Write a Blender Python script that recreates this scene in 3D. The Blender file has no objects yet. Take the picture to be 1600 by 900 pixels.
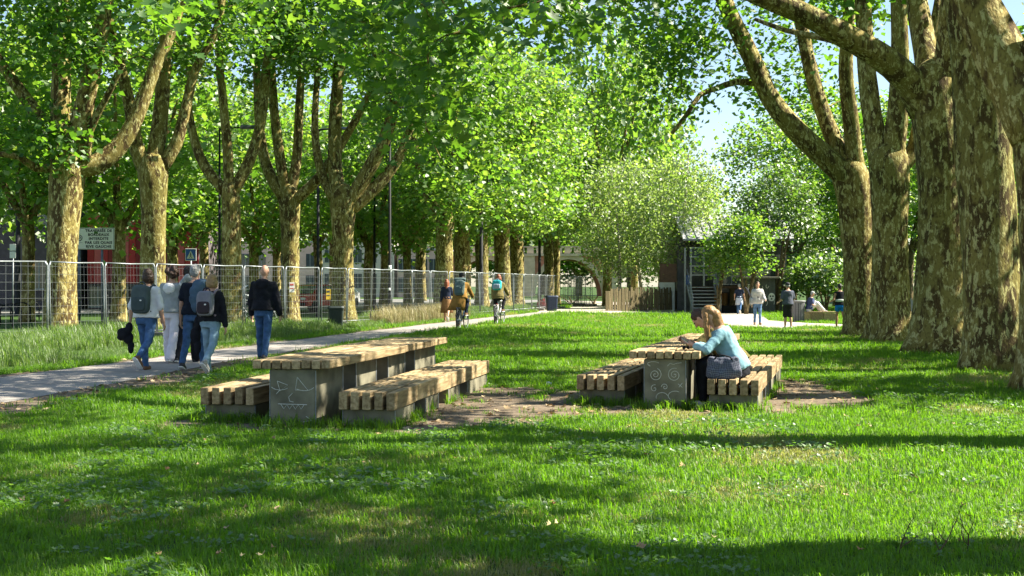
import bpy, bmesh, math, random
import numpy as np
from mathutils import Vector, Matrix, Euler

sc = bpy.context.scene
COL = sc.collection
R = math.radians
rng = np.random.default_rng(7)
random.seed(7)

# ------------------------------------------------------------------ camera
EYE = 1.42          # eye height of the photographer
FPX = 2000.0        # focal length in photograph pixels (1600 wide)
HOR = 446.0         # horizon row in the photograph
cam_d = bpy.data.cameras.new('camera')
cam = bpy.data.objects.new('camera', cam_d)
COL.objects.link(cam)
cam.location = (0, 0, EYE)
cam.rotation_euler = (R(90), 0, 0)
cam_d.sensor_width = 36
cam_d.lens = FPX / 1600 * 36
cam_d.shift_y = (HOR - 450) / 1600
cam_d.clip_start = 0.1
cam_d.clip_end = 3000
sc.camera = cam

# ------------------------------------------------------------------ sky and sun
SUN_EL, SUN_AZ = 46.0, 7.0     # azimuth measured from +X towards +Y
sv = Vector((math.cos(R(SUN_EL)) * math.cos(R(SUN_AZ)), math.cos(R(SUN_EL)) * math.sin(R(SUN_AZ)), math.sin(R(SUN_EL))))
world = bpy.data.worlds.new('World')
sc.world = world
world.use_nodes = True
nt = world.node_tree
nt.nodes.clear()
out = nt.nodes.new('ShaderNodeOutputWorld')
bg = nt.nodes.new('ShaderNodeBackground')
sky = nt.nodes.new('ShaderNodeTexSky')
sky.sky_type = 'NISHITA'
sky.sun_disc = False
sky.sun_elevation = R(SUN_EL)
sky.sun_rotation = R(90 - SUN_AZ)
sky.air_density = 1.0
sky.dust_density = 0.5
tc = nt.nodes.new('ShaderNodeTexCoord')
mp = nt.nodes.new('ShaderNodeMapping')
mp.inputs['Scale'].default_value = (1, 1, 2.6)
nz = nt.nodes.new('ShaderNodeTexNoise')
nz.inputs['Scale'].default_value = 2.6
nz.inputs['Detail'].default_value = 7
nz.inputs['Roughness'].default_value = 0.55
rp = nt.nodes.new('ShaderNodeValToRGB')
rp.color_ramp.elements[0].position = 0.53
rp.color_ramp.elements[1].position = 0.66
mx = nt.nodes.new('ShaderNodeMixRGB')
mx.inputs[2].default_value = (3.7, 3.95, 4.4, 1)
L = nt.links.new
L(tc.outputs['Generated'], mp.inputs['Vector'])
L(mp.outputs['Vector'], nz.inputs['Vector'])
L(nz.outputs['Fac'], rp.inputs['Fac'])
L(rp.outputs['Color'], mx.inputs[0])
L(sky.outputs['Color'], mx.inputs[1])
L(mx.outputs['Color'], bg.inputs['Color'])
bg.inputs['Strength'].default_value = 0.062
L(bg.outputs['Background'], out.inputs['Surface'])

sun_d = bpy.data.lights.new('sun', 'SUN')
sun_d.energy = 5.0
sun_d.angle = R(0.53)
sun_d.color = (1.0, 0.93, 0.78)
sun = bpy.data.objects.new('sun', sun_d)
COL.objects.link(sun)
sun.rotation_euler = sv.to_track_quat('Z', 'Y').to_euler()

vs = sc.view_settings
vs.view_transform = 'Standard'
vs.look = 'None'
vs.gamma = 1.0
vs.use_curve_mapping = False
vs.exposure = 1.8
sc.cycles.use_denoising = True
sc.cycles.max_bounces = 8
sc.cycles.diffuse_bounces = 4
sc.cycles.transmission_bounces = 5
sc.cycles.transparent_max_bounces = 8
sc.cycles.caustics_reflective = False
sc.cycles.caustics_refractive = False
sc.cycles.sample_clamp_indirect = 6.0

# ------------------------------------------------------------------ terrain maths
def vnoise(x, y, seed=0):
    x = np.asarray(x, float); y = np.asarray(y, float)
    xi = np.floor(x).astype(np.int64); yi = np.floor(y).astype(np.int64)
    xf = x - xi; yf = y - yi
    u = xf * xf * (3 - 2 * xf); v = yf * yf * (3 - 2 * yf)
    def h(a, b):
        n = (a * 374761393 + b * 668265263 + seed * 1442695041) & 0x7fffffff
        n = ((n ^ (n >> 13)) * 1274126177) & 0x7fffffff
        return ((n ^ (n >> 16)) & 0xffff) / 65535.0
    return (h(xi, yi) * (1 - u) + h(xi + 1, yi) * u) * (1 - v) + (h(xi, yi + 1) * (1 - u) + h(xi + 1, yi + 1) * u) * v
def fbm(x, y, seed=0):
    return 0.55 * vnoise(x, y, seed) + 0.3 * vnoise(x * 2.1, y * 2.1, seed + 3) + 0.15 * vnoise(x * 4.3, y * 4.3, seed + 5)
def sstep(a, b, t):
    t = np.clip((np.asarray(t, float) - a) / (b - a), 0, 1)
    return t * t * (3 - 2 * t)
PYN = [4, 15.3, 25.4, 35, 44.4, 64.5, 80]
PXN = [-7.6, -6.1, -5.1, -3.5, -1.75, 1.9, 4.7]
PYF = [4, 19.7, 23.9, 32.6, 48, 69, 80]
PXF = [-10.0, -7.9, -7.1, -5.7, -2.75, 1.6, 3.9]
def path_near(y): return np.interp(y, PYN, PXN)
def path_far(y): return np.interp(y, PYF, PXF)
def ground_z(x, y):
    return -0.2 * sstep(26, 44, y) * sstep(1.5, 6, np.asarray(x) - path_near(y))
def gp(px, py):
    """ground point seen at a photograph pixel"""
    z = 0.0
    for _ in range(30):
        d = (EYE - z) * FPX / (py - HOR)
        x = (px - 800) / FPX * d
        z = float(ground_z(x, d))
    return Vector((x, d, z))
def at(px, py, d):
    return Vector(((px - 800) / FPX * d, d, EYE - (py - HOR) / FPX * d))
def gz(x, y): return float(ground_z(x, y))

# ------------------------------------------------------------------ object helpers
def tag(o, label=None, cat=None, group=None, kind=None):
    if label: o['label'] = label
    if cat: o['category'] = cat
    if group: o['group'] = group
    if kind: o['kind'] = kind
    return o
def empty(name, loc, rz=0.0, label=None, cat=None, group=None):
    o = bpy.data.objects.new(name, None)
    o.empty_display_size = 0.2
    COL.objects.link(o)
    o.location = loc
    o.rotation_euler = (0, 0, rz)
    return tag(o, label, cat, group)
def link(name, me, mat=None, parent=None, loc=(0, 0, 0), smooth=False):
    o = bpy.data.objects.new(name, me)
    COL.objects.link(o)
    if mat is not None and len(me.materials) == 0:
        me.materials.append(mat)
    if parent: o.parent = parent
    o.location = loc
    return o
def copy_tree(o, parent=None):
    c = o.copy()
    COL.objects.link(c)
    c.parent = parent
    for k in ('label', 'category', 'group', 'kind'):
        if k in o: c[k] = o[k]
    for ch in o.children:
        copy_tree(ch, c)
    return c
def mesh_np(name, V, F):
    V = np.ascontiguousarray(V, dtype=np.float32); F = np.ascontiguousarray(F, dtype=np.int32)
    me = bpy.data.meshes.new(name)
    n, k = F.shape
    me.vertices.add(len(V)); me.vertices.foreach_set('co', V.ravel())
    me.loops.add(n * k); me.loops.foreach_set('vertex_index', F.ravel())
    me.polygons.add(n); me.polygons.foreach_set('loop_start', np.arange(0, n * k, k, dtype=np.int32))
    me.update(calc_edges=True)
    return me
def frame_of(t, ref=None):
    t = t.normalized()
    if ref is None:
        ref = Vector((0, 0, 1)) if abs(t.z) < 0.9 else Vector((0, 1, 0))
    a = t.cross(ref)
    if a.length < 1e-5: a = t.cross(Vector((1, 0, 0)))
    a.normalize()
    return a, a.cross(t).normalized()
class MB:
    def __init__(s): s.v = []; s.f = []
    def box(s, c, size, m=None, taper=1.0):
        x, y, z = size[0] / 2, size[1] / 2, size[2] / 2
        b = len(s.v)
        c = Vector(c)
        for k in (-1, 1):
            tt = taper if k > 0 else 1.0
            for (i, j) in ((-1, -1), (1, -1), (1, 1), (-1, 1)):
                p = Vector((i * x * tt, j * y * tt, k * z))
                if m is not None: p = m @ p
                s.v.append(tuple(c + p))
        s.f += [tuple(b + q for q in f) for f in ((3, 2, 1, 0), (4, 5, 6, 7), (0, 1, 5, 4), (1, 2, 6, 5), (2, 3, 7, 6), (3, 0, 4, 7))]
        return s
    def rings(s, rings, cap=True, closed=False):
        b = len(s.v); n = len(rings[0])
        for r in rings: s.v += [tuple(p) for p in r]
        m = len(rings)
        for i in range(m if closed else m - 1):
            a = b + i * n; c = b + ((i + 1) % m) * n
            for j in range(n):
                s.f.append((a + j, a + (j + 1) % n, c + (j + 1) % n, c + j))
        if cap and not closed:
            s.f.append(tuple(b + j for j in range(n))[::-1])
            s.f.append(tuple(b + (m - 1) * n + j for j in range(n)))
        return s
    def tube(s, pts, r, n=6, closed=False, cap=True):
        pts = [Vector(p) for p in pts]; m = len(pts)
        rr = r if hasattr(r, '__len__') else [r] * m
        rings = []; ref = None
        for i, p in enumerate(pts):
            if closed: t = pts[(i + 1) % m] - pts[(i - 1) % m]
            else: t = pts[min(i + 1, m - 1)] - pts[max(i - 1, 0)]
            a, bb = frame_of(t, ref)
            ref = bb
            rings.append([p + (a * math.cos(2 * math.pi * k / n) + bb * math.sin(2 * math.pi * k / n)) * rr[i] for k in range(n)])
        return s.rings(rings, cap, closed)
    def capsule(s, p0, p1, r0, r1, n=10, sx=1.0, side=None):
        """tapered limb with round ends"""
        p0, p1 = Vector(p0), Vector(p1)
        t = p1 - p0
        if t.length < 1e-5: t = Vector((0, 0, 1e-4))
        tn = t.normalized()
        a, b = frame_of(tn, side)
        rings = []
        for (q, rr, sgn) in ((p0, r0, -1), (p1, r1, 1)):
            seq = (0.97, 0.75, 0.4, 0.0) if sgn < 0 else (0.0, 0.4, 0.75, 0.97)
            for h in seq:
                w = math.sqrt(max(0, 1 - h * h)) * rr
                rings.append([q + tn * (sgn * h * rr) + (a * math.cos(2 * math.pi * k / n) * sx + b * math.sin(2 * math.pi * k / n)) * w for k in range(n)])
        return s.rings(rings)
    def ellipsoid(s, c, r, m=None, n=12, k=8, e=1.0):
        """ellipsoid; e < 1 gives a rounded box"""
        c = Vector(c); rings = []
        def sp(v): return math.copysign(abs(v) ** e, v)
        for i in range(k):
            th = math.pi * (i + 0.5) / k - math.pi / 2
            ring = []
            for j in range(n):
                ph = 2 * math.pi * j / n
                p = Vector((r[0] * sp(math.cos(th)) * sp(math.cos(ph)), r[1] * sp(math.cos(th)) * sp(math.sin(ph)), r[2] * sp(math.sin(th))))
                if m is not None: p = m @ p
                ring.append(c + p)
            rings.append(ring)
        return s.rings(rings)
    def lathe(s, prof, n=16, c=(0, 0, 0)):
        c = Vector(c)
        return s.rings([[c + Vector((r * math.cos(2 * math.pi * k / n), r * math.sin(2 * math.pi * k / n), z)) for k in range(n)] for (r, z) in prof])
    def mesh(s, name, smooth=False):
        me = bpy.data.meshes.new(name)
        me.from_pydata(s.v, [], s.f)
        me.update()
        if smooth: me.polygons.foreach_set('use_smooth', [True] * len(me.polygons))
        return me
    def build(s, name, mat, parent=None, smooth=False, loc=(0, 0, 0)):
        return link(name, s.mesh(name, smooth), mat, parent, loc)
def rotz(a): return Matrix.Rotation(a, 3, 'Z')
def bevel_box(name, size, w=0.006, mat=None):
    bm = bmesh.new()
    bmesh.ops.create_cube(bm, size=1)
    bmesh.ops.scale(bm, vec=size, verts=bm.verts)
    bmesh.ops.bevel(bm, geom=bm.edges[:], offset=w, segments=1, affect='EDGES')
    me = bpy.data.meshes.new(name); bm.to_mesh(me); bm.free()
    if mat: me.materials.append(mat)
    return me

# ------------------------------------------------------------------ materials
def new_mat(name):
    m = bpy.data.materials.new(name)
    m.use_nodes = True
    n = m.node_tree
    b = n.nodes['Principled BSDF']
    return m, n, b
_mc = {}
def plain(col, rough=0.7, metal=0.0, var=0.18, scale=12.0, bump=0.0, spec=0.4, name=None):
    key = (tuple(col), rough, metal, var, scale, bump)
    if key in _mc: return _mc[key]
    m, n, b = new_mat(name or 'painted')
    t = n.nodes.new('ShaderNodeTexCoord')
    z = n.nodes.new('ShaderNodeTexNoise'); z.inputs['Scale'].default_value = scale; z.inputs['Detail'].default_value = 5
    r = n.nodes.new('ShaderNodeValToRGB')
    r.color_ramp.elements[0].position = 0.3; r.color_ramp.elements[1].position = 0.7
    r.color_ramp.elements[0].color = (*[c * (1 - var) for c in col], 1)
    r.color_ramp.elements[1].color = (*[min(1, c * (1 + var)) for c in col], 1)
    n.links.new(t.outputs['Object'], z.inputs['Vector'])
    n.links.new(z.outputs['Fac'], r.inputs['Fac'])
    n.links.new(r.outputs['Color'], b.inputs['Base Color'])
    b.inputs['Roughness'].default_value = rough
    b.inputs['Metallic'].default_value = metal
    b.inputs['Specular IOR Level'].default_value = spec
    if bump:
        bp = n.nodes.new('ShaderNodeBump'); bp.inputs['Strength'].default_value = bump; bp.inputs['Distance'].default_value = 0.02
        n.links.new(z.outputs['Fac'], bp.inputs['Height']); n.links.new(bp.outputs['Normal'], b.inputs['Normal'])
    _mc[key] = m
    return m
def cloth(col, var=0.15): return plain(col, 0.92, 0, var, 9.0, 0.6, 0.15, 'cloth')
def leaf_mat(name, cols, trans, gloss=0.10, tw=0.5, per_object=False):
    """leaf: diffuse + translucent + a thin gloss, hue varied leaf by leaf"""
    m = bpy.data.materials.new(name); m.use_nodes = True
    n = m.node_tree; n.nodes.clear()
    o = n.nodes.new('ShaderNodeOutputMaterial')
    if per_object:
        g = n.nodes.new('ShaderNodeObjectInfo'); fac = g.outputs['Random']
    else:
        g = n.nodes.new('ShaderNodeNewGeometry'); fac = g.outputs['Random Per Island']
    def ramp(cs):
        r = n.nodes.new('ShaderNodeValToRGB')
        while len(r.color_ramp.elements) < len(cs): r.color_ramp.elements.new(0.5)
        for i, c in enumerate(cs):
            r.color_ramp.elements[i].position = i / (len(cs) - 1); r.color_ramp.elements[i].color = (*c, 1)
        n.links.new(fac, r.inputs['Fac']); return r
    r1 = ramp(cols); r2 = ramp(trans)
    d = n.nodes.new('ShaderNodeBsdfDiffuse'); t = n.nodes.new('ShaderNodeBsdfTranslucent')
    gl = n.nodes.new('ShaderNodeBsdfGlossy'); gl.inputs['Roughness'].default_value = 0.5
    gl.inputs['Color'].default_value = (0.9, 0.95, 0.85, 1)
    m1 = n.nodes.new('ShaderNodeMixShader'); m1.inputs[0].default_value = tw
    m2 = n.nodes.new('ShaderNodeMixShader'); m2.inputs[0].default_value = gloss
    n.links.new(r1.outputs[0], d.inputs[0]); n.links.new(r2.outputs[0], t.inputs[0])
    n.links.new(d.outputs[0], m1.inputs[1]); n.links.new(t.outputs[0], m1.inputs[2])
    n.links.new(m1.outputs[0], m2.inputs[1]); n.links.new(gl.outputs[0], m2.inputs[2])
    n.links.new(m2.outputs[0], o.inputs['Surface'])
    return m
def ramp_node(n, stops):
    r = n.nodes.new('ShaderNodeValToRGB')
    while len(r.color_ramp.elements) < len(stops): r.color_ramp.elements.new(0.5)
    for i, (p, c) in enumerate(stops):
        r.color_ramp.elements[i].position = p; r.color_ramp.elements[i].color = (*c, 1)
    return r
def bark_mat(name, pale, mid, dark, scale=3.2, zs=0.45):
    m, n, b = new_mat(name)
    t = n.nodes.new('ShaderNodeTexCoord')
    mp = n.nodes.new('ShaderNodeMapping'); mp.inputs['Scale'].default_value = (1, 1, zs)
    oi = n.nodes.new('ShaderNodeObjectInfo'); ml = n.nodes.new('ShaderNodeMath'); ml.operation = 'MULTIPLY'; ml.inputs[1].default_value = 40.0
    av = n.nodes.new('ShaderNodeVectorMath'); av.operation = 'ADD'
    n.links.new(oi.outputs['Random'], ml.inputs[0]); n.links.new(t.outputs['Object'], av.inputs[0]); n.links.new(ml.outputs[0], av.inputs[1])
    n.links.new(av.outputs[0], mp.inputs['Vector'])
    def noise(s, det, rough=0.6, dist=0.0):
        z = n.nodes.new('ShaderNodeTexNoise'); z.inputs['Scale'].default_value = s; z.inputs['Detail'].default_value = det
        z.inputs['Roughness'].default_value = rough; z.inputs['Distortion'].default_value = dist
        n.links.new(mp.outputs['Vector'], z.inputs['Vector']); return z
    z1 = noise(scale, 4, 0.6, 0.4); z2 = noise(scale * 3.2, 5, 0.65, 0.3); z3 = noise(scale * 8, 4)
    r1 = ramp_node(n, [(0.44, dark), (0.52, mid)])
    n.links.new(z1.outputs['Fac'], r1.inputs['Fac'])
    r2 = ramp_node(n, [(0.53, (0, 0, 0)), (0.58, (1, 1, 1))])
    n.links.new(z2.outputs['Fac'], r2.inputs['Fac'])
    mixp = n.nodes.new('ShaderNodeMixRGB'); mixp.inputs[2].default_value = (*pale, 1)
    n.links.new(r2.outputs[0], mixp.inputs[0]); n.links.new(r1.outputs[0], mixp.inputs[1])
    r3 = ramp_node(n, [(0.36, (0.5, 0.45, 0.4)), (0.5, (1, 1, 1))])
    n.links.new(z3.outputs['Fac'], r3.inputs['Fac'])
    mul = n.nodes.new('ShaderNodeMixRGB'); mul.blend_type = 'MULTIPLY'; mul.inputs[0].default_value = 0.8
    n.links.new(mixp.outputs[0], mul.inputs[1]); n.links.new(r3.outputs[0], mul.inputs[2])
    z4 = noise(0.55, 3); r4 = ramp_node(n, [(0.35, (0.74, 0.78, 0.60)), (0.65, (1.15, 1.1, 1.0))]); n.links.new(z4.outputs['Fac'], r4.inputs['Fac'])
    mul2 = n.nodes.new('ShaderNodeMixRGB'); mul2.blend_type = 'MULTIPLY'; mul2.inputs[0].default_value = 1.0
    n.links.new(mul.outputs[0], mul2.inputs[1]); n.links.new(r4.outputs[0], mul2.inputs[2])
    n.links.new(mul2.outputs[0], b.inputs['Base Color'])
    b.inputs['Roughness'].default_value = 0.85; b.inputs['Specular IOR Level'].default_value = 0.2
    add = n.nodes.new('ShaderNodeMath'); add.operation = 'ADD'
    n.links.new(z2.outputs['Fac'], add.inputs[0]); n.links.new(z3.outputs['Fac'], add.inputs[1])
    bp = n.nodes.new('ShaderNodeBump'); bp.inputs['Strength'].default_value = 0.7; bp.inputs['Distance'].default_value = 0.03
    n.links.new(add.outputs[0], bp.inputs['Height']); n.links.new(bp.outputs['Normal'], b.inputs['Normal'])
    return m
def ground_mat(name, stops, scale, scale2=40, rough=0.95, bump=0.5):
    m, n, b = new_mat(name)
    t = n.nodes.new('ShaderNodeTexCoord')
    z = n.nodes.new('ShaderNodeTexNoise'); z.inputs['Scale'].default_value = scale; z.inputs['Detail'].default_value = 8; z.inputs['Roughness'].default_value = 0.65
    z2 = n.nodes.new('ShaderNodeTexNoise'); z2.inputs['Scale'].default_value = scale2; z2.inputs['Detail'].default_value = 6
    n.links.new(t.outputs['Object'], z.inputs['Vector']); n.links.new(t.outputs['Object'], z2.inputs['Vector'])
    ad = n.nodes.new('ShaderNodeMixRGB'); ad.inputs[0].default_value = 0.45
    n.links.new(z.outputs['Fac'], ad.inputs[1]); n.links.new(z2.outputs['Fac'], ad.inputs[2])
    r = ramp_node(n, stops); n.links.new(ad.outputs[0], r.inputs['Fac'])
    n.links.new(r.outputs[0], b.inputs['Base Color'])
    b.inputs['Roughness'].default_value = rough; b.inputs['Specular IOR Level'].default_value = 0.2
    bp = n.nodes.new('ShaderNodeBump'); bp.inputs['Strength'].default_value = bump; bp.inputs['Distance'].default_value = 0.015
    n.links.new(z2.outputs['Fac'], bp.inputs['Height']); n.links.new(bp.outputs['Normal'], b.inputs['Normal'])
    return m
def wood_mat(name, c0, c1, c2):
    m, n, b = new_mat(name)
    t = n.nodes.new('ShaderNodeTexCoord'); oi = n.nodes.new('ShaderNodeObjectInfo')
    mp = n.nodes.new('ShaderNodeMapping'); mp.inputs['Scale'].default_value = (14, 1.2, 14)
    va = n.nodes.new('ShaderNodeVectorMath'); va.operation = 'ADD'
    sm = n.nodes.new('ShaderNodeVectorMath'); sm.operation = 'SCALE'; sm.inputs['Scale'].default_value = 37.0
    cx = n.nodes.new('ShaderNodeCombineXYZ')
    n.links.new(oi.outputs['Random'], cx.inputs[0]); n.links.new(oi.outputs['Random'], cx.inputs[1])
    n.links.new(cx.outputs[0], sm.inputs[0])
    n.links.new(t.outputs['Object'], mp.inputs['Vector'])
    n.links.new(mp.outputs[0], va.inputs[0]); n.links.new(sm.outputs[0], va.inputs[1])
    z = n.nodes.new('ShaderNodeTexNoise'); z.inputs['Scale'].default_value = 2.2; z.inputs['Detail'].default_value = 6
    n.links.new(va.outputs[0], z.inputs['Vector'])
    r = ramp_node(n, [(0.3, c0), (0.5, c1), (0.72, c2)]); n.links.new(z.outputs['Fac'], r.inputs['Fac'])
    hs = n.nodes.new('ShaderNodeHueSaturation')
    mr = n.nodes.new('ShaderNodeMapRange'); mr.inputs[3].default_value = 0.68; mr.inputs[4].default_value = 1.2
    n.links.new(oi.outputs['Random'], mr.inputs[0]); n.links.new(mr.outputs[0], hs.inputs['Value'])
    n.links.new(r.outputs[0], hs.inputs['Color'])
    n.links.new(hs.outputs[0], b.inputs['Base Color'])
    b.inputs['Roughness'].default_value = 0.8; b.inputs['Specular IOR Level'].default_value = 0.25
    bp = n.nodes.new('ShaderNodeBump'); bp.inputs['Strength'].default_value = 0.35; bp.inputs['Distance'].default_value = 0.01
    n.links.new(z.outputs['Fac'], bp.inputs['Height']); n.links.new(bp.outputs['Normal'], b.inputs['Normal'])
    return m

M_bark = bark_mat('plane_bark', (0.46, 0.42, 0.21), (0.225, 0.185, 0.060), (0.085, 0.057, 0.022), 4.0, 0.45)
M_bark_l = bark_mat('plane_bark_pale', (0.44, 0.39, 0.20), (0.22, 0.18, 0.065), (0.10, 0.07, 0.03), 2.6)
M_birch = bark_mat('birch_bark', (0.72, 0.70, 0.64), (0.55, 0.52, 0.45), (0.05, 0.045, 0.04), 4.0, 1.6)
M_shrubbark = bark_mat('shrub_bark', (0.22, 0.17, 0.11), (0.16, 0.12, 0.07), (0.08, 0.06, 0.035), 5.0)
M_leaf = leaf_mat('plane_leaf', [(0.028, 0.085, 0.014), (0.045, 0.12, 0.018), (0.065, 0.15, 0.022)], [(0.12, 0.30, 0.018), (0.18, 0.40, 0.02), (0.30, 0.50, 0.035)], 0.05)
M_leaf_sun = leaf_mat('plane_leaf_sunlit', [(0.05, 0.12, 0.018), (0.075, 0.16, 0.025), (0.11, 0.19, 0.035)], [(0.14, 0.34, 0.02), (0.24, 0.46, 0.03), (0.40, 0.56, 0.06)], 0.06, 0.6)  # lit copy of the plane leaf: sunlight on farther crowns put into its colour
M_leaf_birch = leaf_mat('birch_leaf', [(0.08, 0.14, 0.03), (0.12, 0.18, 0.05), (0.17, 0.21, 0.08)], [(0.26, 0.44, 0.05), (0.36, 0.54, 0.08), (0.46, 0.58, 0.14)], 0.08, 0.58)
M_leaf_bush = leaf_mat('shrub_leaf', [(0.035, 0.09, 0.015), (0.06, 0.13, 0.02), (0.10, 0.17, 0.04)], [(0.14, 0.32, 0.02), (0.22, 0.42, 0.03), (0.34, 0.5, 0.06)], 0.12)
M_grass = leaf_mat('lawn_blade', [(0.045, 0.125, 0.006), (0.07, 0.165, 0.010), (0.11, 0.19, 0.018)], [(0.12, 0.36, 0.006), (0.19, 0.46, 0.010), (0.30, 0.54, 0.018)], 0.025, 0.5)
M_grass_y = leaf_mat('yellowed_blade', [(0.10, 0.16, 0.02), (0.15, 0.18, 0.03), (0.24, 0.21, 0.07)], [(0.24, 0.42, 0.02), (0.36, 0.48, 0.04), (0.45, 0.42, 0.12)], 0.05, 0.5)
M_clover = leaf_mat('clover_leaf', [(0.04, 0.11, 0.02), (0.06, 0.14, 0.03), (0.09, 0.17, 0.05)], [(0.14, 0.36, 0.02), (0.2, 0.44, 0.03), (0.28, 0.48, 0.06)], 0.08, 0.5)
M_wild = leaf_mat('wild_grass_blade', [(0.04, 0.10, 0.012), (0.06, 0.13, 0.018), (0.10, 0.15, 0.035)], [(0.12, 0.32, 0.02), (0.18, 0.38, 0.03), (0.28, 0.38, 0.07)], 0.05, 0.5)
M_dry = leaf_mat('dry_grass_blade', [(0.34, 0.26, 0.13), (0.42, 0.33, 0.18), (0.30, 0.28, 0.12)], [(0.34, 0.26, 0.13), (0.42, 0.33, 0.18), (0.3, 0.3, 0.1)], 0.05, 0.4)
M_lawn = ground_mat('lawn_soil', [(0.3, (0.030, 0.045, 0.012)), (0.5, (0.035, 0.075, 0.012)), (0.7, (0.055, 0.095, 0.018))], 0.9, 22)
M_dirt = ground_mat('bare_earth', [(0.3, (0.075, 0.055, 0.038)), (0.5, (0.15, 0.115, 0.08)), (0.7, (0.27, 0.22, 0.16))], 1.6, 30, 0.95, 0.9)
M_path = ground_mat('path_asphalt', [(0.3, (0.19, 0.17, 0.15)), (0.5, (0.285, 0.26, 0.235)), (0.7, (0.38, 0.35, 0.315))], 1.7, 60, 0.9, 0.3)
M_plaza = ground_mat('sandy_walk', [(0.3, (0.30, 0.26, 0.22)), (0.5, (0.42, 0.37, 0.32)), (0.7, (0.52, 0.46, 0.40))], 0.9, 50, 0.9, 0.3)
M_street = ground_mat('street_asphalt', [(0.3, (0.13, 0.13, 0.13)), (0.5, (0.19, 0.185, 0.18)), (0.7, (0.26, 0.25, 0.24))], 0.6, 40, 0.9, 0.3)
M_slat = wood_mat('weathered_timber', (0.18, 0.125, 0.062), (0.335, 0.245, 0.13), (0.48, 0.37, 0.22))
M_wood_old = wood_mat('old_picket_wood', (0.055, 0.045, 0.022), (0.105, 0.085, 0.04), (0.19, 0.155, 0.085))
M_wood_red = wood_mat('larch_boards', (0.18, 0.09, 0.035), (0.30, 0.16, 0.06), (0.38, 0.22, 0.10))
M_concrete = plain((0.17, 0.158, 0.11), 0.8, 0, 0.35, 5.0, 0.4, 0.3, 'plinth_concrete')
M_galv = plain((0.27, 0.295, 0.31), 0.5, 0.6, 0.2, 20, 0.1, 0.5, 'galvanised_steel')
M_black = plain((0.016, 0.017, 0.019), 0.65, 0.0, 0.2, 10, 0.0, 0.2, 'black_paint')
M_chalk = plain((0.62, 0.62, 0.56), 0.95, 0, 0.2, 60, 0.0, 0.1, 'chalk')
M_glass = plain((0.06, 0.075, 0.085), 0.08, 0.0, 0.2, 3, 0.0, 0.8, 'dark_glass')
M_skin = plain((0.50, 0.29, 0.20), 0.55, 0, 0.08, 14, 0.05, 0.35, 'skin')
M_skin_tan = plain((0.36, 0.19, 0.115), 0.5, 0, 0.08, 14, 0.05, 0.4, 'tanned_skin')
M_denim = cloth((0.055, 0.115, 0.24), 0.35)
M_denim_l = cloth((0.22, 0.33, 0.42), 0.25)
M_white_c = cloth((0.72, 0.72, 0.74), 0.06)
M_blackc = cloth((0.014, 0.015, 0.020), 0.3)
M_navy = cloth((0.020, 0.028, 0.055), 0.25)
# ================================================================== THE SETTING
def sheet_grid(name, xs, ys, mat, dz=0.0, keep=None, kind='structure'):
    X, Y = np.meshgrid(xs, ys)
    Z = ground_z(X, Y) + dz
    V = np.stack([X.ravel(), Y.ravel(), Z.ravel()], 1)
    nx, ny = len(xs), len(ys)
    i, j = np.meshgrid(np.arange(nx - 1), np.arange(ny - 1))
    a = (j * nx + i).ravel()
    F = np.stack([a, a + 1, a + 1 + nx, a + nx], 1)
    if keep is not None:
        c = V[F].mean(1)
        F = F[keep(c[:, 0], c[:, 1])]
        used = np.unique(F); remap = np.zeros(len(V), int); remap[used] = np.arange(len(used))
        V = V[used]; F = remap[F]
    o = link(name, mesh_np(name, V, F), mat)
    o['kind'] = kind
    return o
xs = np.concatenate([np.linspace(-900, -60, 12), np.linspace(-55, 55, 111), np.linspace(60, 900, 12)])
ys = np.concatenate([np.linspace(-300, -20, 8), np.linspace(-10, 100, 111), np.linspace(110, 1500, 20)])
sheet_grid('lawn_ground', xs, ys, M_lawn)

# picnic sets: (front centre of the table top, heading, length)
SETS = [dict(o=Vector((-2.21, 12.78, 0)), th=math.atan(0.152), L=5.85), dict(o=Vector((1.73, 14.56, 0)), th=math.atan(0.262), L=5.6)]
def set_local(k, x, y):
    s = SETS[k]; c, sn = math.cos(s['th']), math.sin(s['th'])
    dx = np.asarray(x) - s['o'].x; dy = np.asarray(y) - s['o'].y
    return dx * c - dy * sn, dx * sn + dy * c       # lateral, along
def set_world(k, u, v, z=0.0):
    s = SETS[k]; c, sn = math.cos(s['th']), math.sin(s['th'])
    return Vector((s['o'].x + u * c + v * sn, s['o'].y - u * sn + v * c, z))
def dirt_mask(x, y):
    """> 0 where the lawn is worn to bare earth"""
    x = np.asarray(x, float); y = np.asarray(y, float)
    n = (fbm(x * 1.6, y * 0.9, 11) - 0.5) + 0.55 * (fbm(x * 5.0, y * 3.2, 17) - 0.5)
    m = np.full(x.shape, -9.0)
    for k, (u0, u1, v0, v1) in enumerate(((-1.25, 1.5, -0.35, 5.2), (-1.2, 1.75, -0.35, 5.0))):
        u, v = set_local(k, x, y)
        d = np.minimum(np.minimum(u - u0, u1 - u), np.minimum(v - v0, v1 - v))
        m = np.maximum(m, np.minimum(d, 0.5) + n * 1.1 - 0.05)
    e = 1 - ((x + 0.25) / 1.75) ** 2 - ((y - 15.3) / 2.6) ** 2
    m = np.maximum(m, e * 0.6 + n * 1.3)
    e = 1 - ((x - 3.75) / 0.75) ** 2 - ((y - 16.3) / 1.8) ** 2
    m = np.maximum(m, e * 0.6 + n * 1.2)
    dn = x - path_near(y)
    w = np.interp(y, [5, 20, 26, 30, 45, 70], [1.2, 1.15, 0.9, 0.5, 0.45, 0.5])
    m = np.maximum(m, np.where((dn > -0.4) & (y < 66), w - dn + n * 0.9 - 0.25, -9))
    df = path_far(y) - x
    m = np.maximum(m, np.where((df > -0.4) & (y < 60), 0.28 - df + n * 0.7, -9))
    return m
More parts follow.
